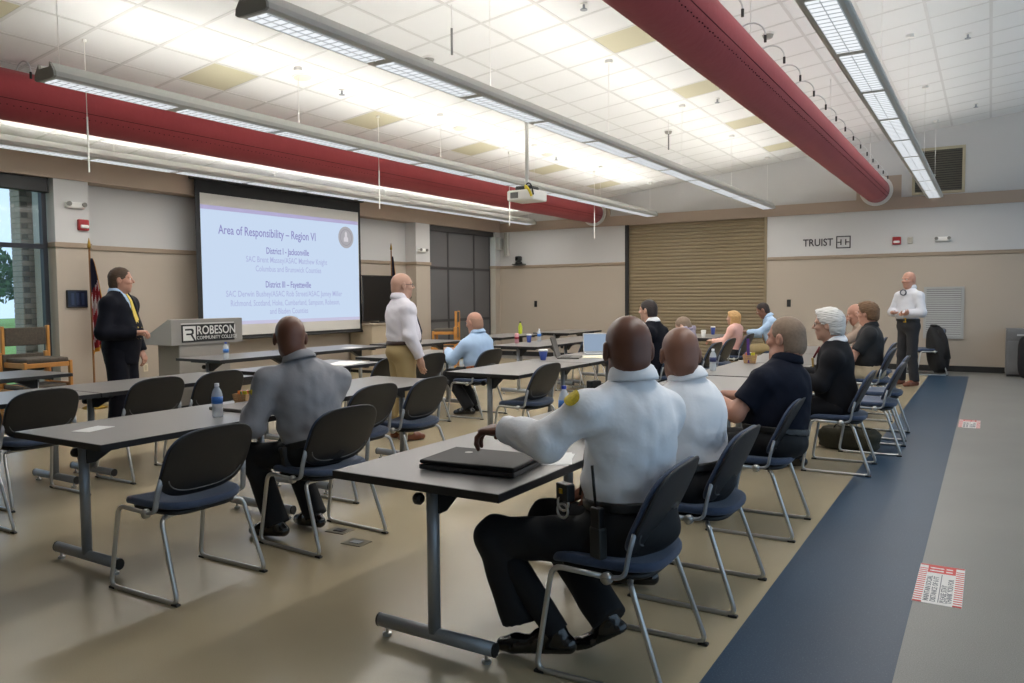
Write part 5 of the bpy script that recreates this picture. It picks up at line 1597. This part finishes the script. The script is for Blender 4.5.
# 1 -- white-shirted man at the near table, left arm stretched out over it
YW = math.radians(180)
J = pose((-1.21, 2.92, 0), YW, 'sit', head=(.04, -.03, 1.258), neck=(.03, -.02, 1.115), eL=(.26, .25, .915), wL=(.50, .17, .925), sL=(.12, .185, 1.03), sR=(-.07, -.16, 1.0),
         eR=(.06, -.26, .76), wR=(.26, -.16, .64), hL=(.02, .10, .51), kL=(.55, .18, .465), aL=(.25, .19, .125), tL=(.43, .185, .14), hR=(.02, -.09, .51), kR=(.46, -.12, .48), aR=(.10, .03, .16))
r, I = person(J, 'man in white uniform shirt with radio on his belt, arm stretched over the table', SK_dark, C_white, T_black, S_black, hyaw=math.radians(-52), hpitch=0.04, res=.010, fine=.005, g=1.28, belly=1.05, wide=1.16, arma=1.30,
              belt=L_black, curl=(0.55, .5), palm=((0, 0, -1), None), hdir=((-1, -.05, -.12), None), wr=.004, skirtlow=.09, toes=((-1.70, 2.70, .012), (-1.43, 2.86, .012)), jowl=.008, neck_r=.070, hsz=1.13, rolls=True, legr=1.1, hsize=1.2)
up, fw, lf = I['up'], I['fw'], I['lf']; P = J['pel']
side = lf * .98 - fw * .18
rad = P + up * .07 + side * .235 - fw * .03
rb = obox('radio', rad - up * .03, (fw, side, up), (.028, .018, .075), L_black, r, I, .006)
obox('radio_pouch', rad - up * .09, (fw, side, up), (.034, .022, .06), mat('pouch_grey', (44, 48, 48), 0.5), r, I, .008)
loc_tube('antenna', [rad + up * .04 + fw * .012, rad + up * .20 + fw * .03], .006, L_black, r, I)
cf = V(-1.415, 2.72, .66)
for k in range(2):
    pts = [cf + fw * .005 * k + (fw * .8 + lf * .2) * .034 * math.cos(a) + up * (.028 * math.sin(a) - .03 * k) + lf * .012 for a in [2 * PI * q / 18 for q in range(18)]]
    loc_tube('handcuff', pts, .005, M_chrome, r, I, closed=True)
obox('cuff_case', cf + up * .045, (fw, lf, up), (.04, .02, .035), L_black, r, I, .006)
obox('belt_badge', cf + up * .05 + lf * .022, (fw, lf, up), (.010, .003, .010), mat('brass_pin', (200, 160, 50), .3, .8), r, I, .001)
loc_tube('mic_cord', [J['neck'] + fw * .10 + lf * .10 - up * .06, P + up * .30 + fw * .155 + lf * .12, P + up * .12 + fw * .13 + lf * .17], .006, L_black, r, I)
obox('shoulder_mic', J['sL'] * .55 + J['neck'] * .45 + fw * .085 + up * .02, (fw, lf, up), (.02, .025, .03), L_black, r, I, .006)
sp = J['sL'] + (J['eL'] - J['sL']) * .05
ad = unit(J['eL'] - J['sL']); nn = unit(V(-.1, -.55, .9) - ad * (V(-.1, -.55, .9) @ ad)); tt = np.cross(ad, nn)
pv = []
for k in range(16):
    a = 2 * PI * k / 16
    pv.append(V(.034 * sgn_pow(math.cos(a), .8), .038 * sgn_pow(math.sin(a), .8)))
bm = B(); rows = []
for rr in (0.0, 0.5, 1.0):
    ring = []
    for q in pv:
        u_, v_ = q * rr
        th = v_ / .079
        p = sp + ad * u_ + (nn * math.cos(th) + tt * math.sin(th)) * .093
        ring.append(bm.verts.new(tuple(p - I['base'])))
    rows.append(ring)
for A, Bq in zip(rows, rows[1:]):
    for k in range(16): bm.faces.new((A[k], A[(k + 1) % 16], Bq[(k + 1) % 16], Bq[k]))
bmesh.ops.remove_doubles(bm, verts=bm.verts, dist=1e-5)
obj('shoulder_patch', bm, mat('patch_yellow', (196, 176, 40), .7, var=.5, vscale=70), r, smooth=True)

# 2 -- second white-shirted man
J = pose((-1.22, 3.80, 0), YW, 'sit', head=(.10, .02, 1.18), neck=(.08, -.0, 1.03), sL=(.15, .17, .93), sR=(.02, -.15, .91), eL=(.42, .22, .80), wL=(.60, .06, .80), eR=(.22, -.26, .78), wR=(.46, -.15, .80), kL=(.42, .15, .50), aL=(.25, .13, .10))
person(J, 'bald man in white shirt leaning forward, seated between the radio man and the navy polo', SK_brown, C_white, T_black, S_black, hyaw=math.radians(-58), hpitch=0.10, res=.011, fine=.005, g=1.25, wide=1.15, arma=1.2, belt=L_black, wr=.004, skirtlow=.08, jowl=.006, neck_r=.068, hsz=1.12, rolls=True)

# 3 -- navy polo
J = pose((-1.14, 5.10, 0), math.radians(182), 'sit', head=(-.03, -.08, 1.195), neck=(-.01, -.06, 1.02), sL=(.06, .16, .94), sR=(-.05, -.24, .95), eL=(.20, .24, .75), wL=(.44, .08, .84), eR=(.18, -.33, .76), wR=(.42, -.22, .79))
person(J, 'man with thinning grey-brown hair in a navy polo shirt', SK_pink, C_navy, T_black, S_black, hair='thin', hairm=H_grey, hyaw=math.radians(-20), hpitch=.05, res=.012, fine=.006, g=1.45, belly=1.12, wide=1.3, arma=1.3, sleeve='short', wr=.003, jowl=.008, neck_r=.072, belt=L_black, hsz=1.12)

# 4 -- white-haired man in a charcoal suit
J = pose((-1.08, 7.08, 0), math.radians(184), 'sit', head=(.09, .03, 1.22), neck=(.04, .0, 1.03), sL=(.03, .19, .94), sR=(.02, -.19, .94), eL=(.12, .24, .74), wL=(.38, .16, .78), eR=(.12, -.25, .75), wR=(.38, -.16, .79), kL=(.46, .14, .50), aL=(.30, .15, .10), aR=(.36, -.12, .10))
r, I = person(J, 'white-haired man with glasses in a charcoal suit and red lanyard', SK_light, C_white, C_char, S_black, hair='full', hairm=H_white, hyaw=math.radians(-6), hpitch=.05, res=.013, fine=.006, g=1.08, wide=1.05, jacket=C_char, tie=mat('tie_maroon', (110, 34, 44), .6), wr=.002)
glasses(r, I, L_black)
loc_tube('lanyard', [J['neck'] + I['fw'] * .10 + I['lf'] * .07 - I['up'] * .05, J['neck'] + I['fw'] * .155 + I['lf'] * .07 - I['up'] * .14], .008, mat('tie_maroon', (110, 34, 44), .6), r, I)
obox('name_badge', J['neck'] + I['fw'] * .165 + I['lf'] * .07 - I['up'] * .18, (I['fw'], I['lf'], I['up']), (.006, .03, .04), mat('badge_gold', (196, 164, 96), .4), r, I, .004)

# 5 -- grey uniform shirt
J = pose((-3.50, 3.45, 0), YW, 'sit', head=(.19, .03, 1.235), neck=(.13, .01, 1.06), sL=(.20, .21, .98), sR=(.0, -.18, .96), eL=(.24, .29, .73), wL=(.44, .13, .77), eR=(.14, -.22, .74), wR=(.48, -.18, .79), kL=(.42, .15, .50), aL=(.22, .14, .10), kR=(.42, -.15, .5), aR=(.16, -.12, .10))
r, I = person(J, 'bald man in a grey uniform shirt, seated with his back turned', SK_dark, C_grey, T_black, S_black, hyaw=math.radians(-38), hpitch=.02, res=.011, fine=.0055, g=1.32, wide=1.22, arma=1.32, belt=L_black, wr=.0045, skirtlow=.05, neck_r=.068, hsz=1.12, rolls=True)
hp = J['pel'] + I['up'] * .02 + I['lf'] * .20
obox('holster', hp - I['up'] * .03, (I['fw'], I['lf'], I['up']), (.045, .03, .08), L_black, r, I, .012)
obox('sleeve_patch', J['sL'] + (J['eL'] - J['sL']) * .3 + I['lf'] * .068, (I['fw'], I['lf'], I['up']), (.03, .006, .04), mat('patch_yellow', (196, 176, 40), .7), r, I, .004)

# 6 -- bald man in pale blue, writing
J = pose((-5.40, 8.14, 0), YW, 'sit', lean=.12, head=(.10, .02, 1.16), neck=(.08, .0, .99), sL=(.10, .20, .89), sR=(.06, -.2, .90), eL=(.28, .25, .72), wL=(.46, .08, .80), eR=(.26, -.24, .76), wR=(.46, -.08, .80), kL=(.40, .15, .50), aL=(.12, .12, .10), aR=(.2, -.12, .10))
r, I = person(J, 'bald man in a pale blue shirt bent over his table', SK_pink, C_blue, T_black, S_black, hair='horseshoe', hairm=mat('hair_stubble', (168, 130, 110), .8), hyaw=math.radians(-10), hpitch=.18, res=.014, fine=.007, g=1.3, belly=1.05, wide=1.25, arma=1.25, belt=L_black, wr=.003, neck_r=.066)
obox('holster', J['pel'] + I['lf'] * .21 + I['up'] * .03, (I['fw'], I['lf'], I['up']), (.05, .025, .06), mat('holster_tan', (150, 86, 48), .5), r, I, .01)

# 7 -- man in a dark suit further back
J = pose((-3.60, 9.42, 0), math.radians(175), 'sit', head=(.12, .0, 1.29), neck=(.06, 0, 1.10))
person(J, 'brown-haired man in a navy suit sitting beyond the two bald men', SK_light, C_white, C_suit, S_black, hair='short', hairm=H_dark, hyaw=math.radians(0), hpitch=.05, res=.017, fine=.008, jacket=C_suit, tie=mat('tie_blue', (60, 70, 110), .6), wr=.002, wide=1.05)

# 8 -- woman in pink
J = pose((-3.62, 13.15, 0), math.radians(175), 'sit', scale=.9, head=(.06, 0, 1.21))
person(J, 'woman with long blonde hair in a pink blouse', SK_light, C_pink, T_black, S_black, hair='long', hairm=H_blond, hpitch=.0, res=.018, fine=.008, g=.9, wide=.88, arma=.9, hsz=.95, neck_r=.05, collar=False)

# 9 -- far man in light blue looking down
J = pose((-3.28, 14.45, 0), math.radians(205), 'sit', lean=.15, head=(.22, .0, 1.20), neck=(.12, 0, 1.06), eL=(.32, .22, .82), wL=(.5, .1, .82))
person(J, 'man in a light blue shirt and khakis looking down at the table', SK_brown, C_blue, T_khaki, S_black, hair='crop', hairm=H_dark, hyaw=math.radians(-15), hpitch=.45, res=.018, fine=.008, tie=mat('tie_gold', (130, 110, 80), .6), belt=L_black, wide=1.05)

# 10 -- bald man resting his chin on his hand
J = pose((-1.38, 11.4, 0), math.radians(190), 'sit', lean=.12, head=(.16, .02, 1.21), neck=(.12, 0, 1.05), eL=(.34, .2, .80), wL=(.30, .08, 1.03), eR=(.3, -.2, .8))
person(J, 'bald man with his hand on his chin, beyond the person in black', SK_pink, mat('shirt_tan', (158, 138, 122), .8), T_tan, S_black, hpitch=.25, res=.018, fine=.008, hdir=((.0, -.1, 1), None), palm=((1, 0, 0), None), curl=(.7, .5), sleeve='short')

# 11 -- person in black
J = pose((-1.2, 10.2, 0), math.radians(185), 'sit', head=(.05, .0, 1.245), neck=(.03, 0, 1.06), eL=(.20, .24, .72), wL=(.44, .12, .80))
person(J, 'person with short light brown hair in a black short-sleeved shirt', SK_pink, C_black, T_tan, S_black, hair='full', hairm=H_light, hyaw=math.radians(-18), hpitch=.05, res=.016, fine=.007, sleeve='short', wide=1.22, g=1.3, belly=1.05, arma=1.2)

# 12 -- standing man by the back wall
J = pose((-1.10, 14.0, 0), math.radians(228), 'stand', scale=1.02, eL=(.04, .30, 1.16), wL=(.22, .10, 1.13), eR=(.04, -.30, 1.16), wR=(.22, -.08, 1.15), aL=(-.02, .12, .09), aR=(.0, -.14, .09))
r, I = person(J, 'bald man in a white shirt standing with clasped hands near the back wall', SK_pink, mat('shirt_white_poplin', (204, 206, 213), .75, bump=.5, bscale=11), mat('trouser_char', (36, 36, 40), .8), S_brown, hpitch=.05, hyaw=math.radians(8), res=.015, fine=.007, g=1.12, wide=1.15, arma=1.2, belt=L_black, skirtlow=.08, hdir=((.6, -.8, 0), (.3, .9, -.1)), palm=((0, .3, 1), (0, -.3, 1)), curl=(.6, .6))
w0 = J['neck'] - I['up'] * .085 + I['fw'] * .122
loc_tube('hanging_sunglasses', [w0 + I['lf'] * .06 * math.cos(a) + I['up'] * .042 * math.sin(a) for a in [2 * PI * k / 24 for k in range(24)]], .010, mat('shades_grey', (70, 74, 90), .3), r, I, closed=True)
obox('belt_badge', J['pel'] + I['up'] * .085 + I['fw'] * .145 + I['lf'] * .07, (I['fw'], I['lf'], I['up']), (.008, .028, .036), mat('brass_pin', (200, 160, 50), .3, .8), r, I, .004)

# 13 -- standing man in khakis
J = pose((-5.20, 6.34, 0), math.radians(62), 'stand', scale=.965, eR=(-.02, -.26, 1.14), wR=(.10, -.25, .90), eL=(-.0, .25, 1.14), wL=(.12, .22, .9))
r, I = person(J, 'bald man with glasses and tie in white shirt and khakis, standing', SK_light, C_offw, T_khaki, S_brown, hyaw=math.radians(-8), hpitch=.0, res=.012, fine=.006, g=1.3, belly=1.05, wide=1.12, arma=1.2, legr=1.15, belt=mat('belt_brown', (60, 42, 34), .4), tie=mat('tie_dark', (44, 42, 62), .6), skirtlow=.09, wr=.0035, palm=(None, (0, 1, 0)), hdir=(None, (.15, 0, -1)), curl=(.35, .3))
glasses(r, I, L_black)
obj('goatee', (lambda bm: (bmesh.ops.create_uvsphere(bm, u_segments=12, v_segments=8, radius=.018), bm)[1])(B()), H_dark, r, smooth=True, loc=tuple(I['hw'](.072, 0, -.108) - I['base']))

# 14 -- suited presenter by the lectern
J = pose((-7.87, 4.94, 0), math.radians(28), 'stand', scale=1.02, head=(.03, 0, 1.655), eR=(-.02, -.29, 1.13), wR=(.22, -.10, 1.11), eL=(-.03, .27, 1.14), wL=(.08, .25, .90))
r, I = person(J, 'man in a navy suit and yellow tie standing beside the lectern', SK_pink, C_blue, C_suit, S_black, hair='short', hairm=H_brown, hyaw=math.radians(22), res=.013, fine=.006, g=1.22, belly=1.1, wide=1.15, arma=1.15, legr=1.25, jacket=C_suit, tie=mat('tie_yellow', (214, 186, 84), .6), wr=.002, curl=(.5, .8), hdir=(None, (.55, .8, .1)), jowl=.006)

# 15 -- mostly hidden person beyond the second bald head
J = pose((-3.62, 10.95, 0), YW, 'sit', lean=.2, head=(.16, 0, 1.03), neck=(.12, 0, .95))
person(J, 'person in a lavender-grey top bending forward, mostly hidden behind a bald head', SK_light, mat('top_lavender', (150, 140, 156), .8), T_black, S_black, hair='short', hairm=H_grey, hpitch=.5, res=.02, fine=.009)
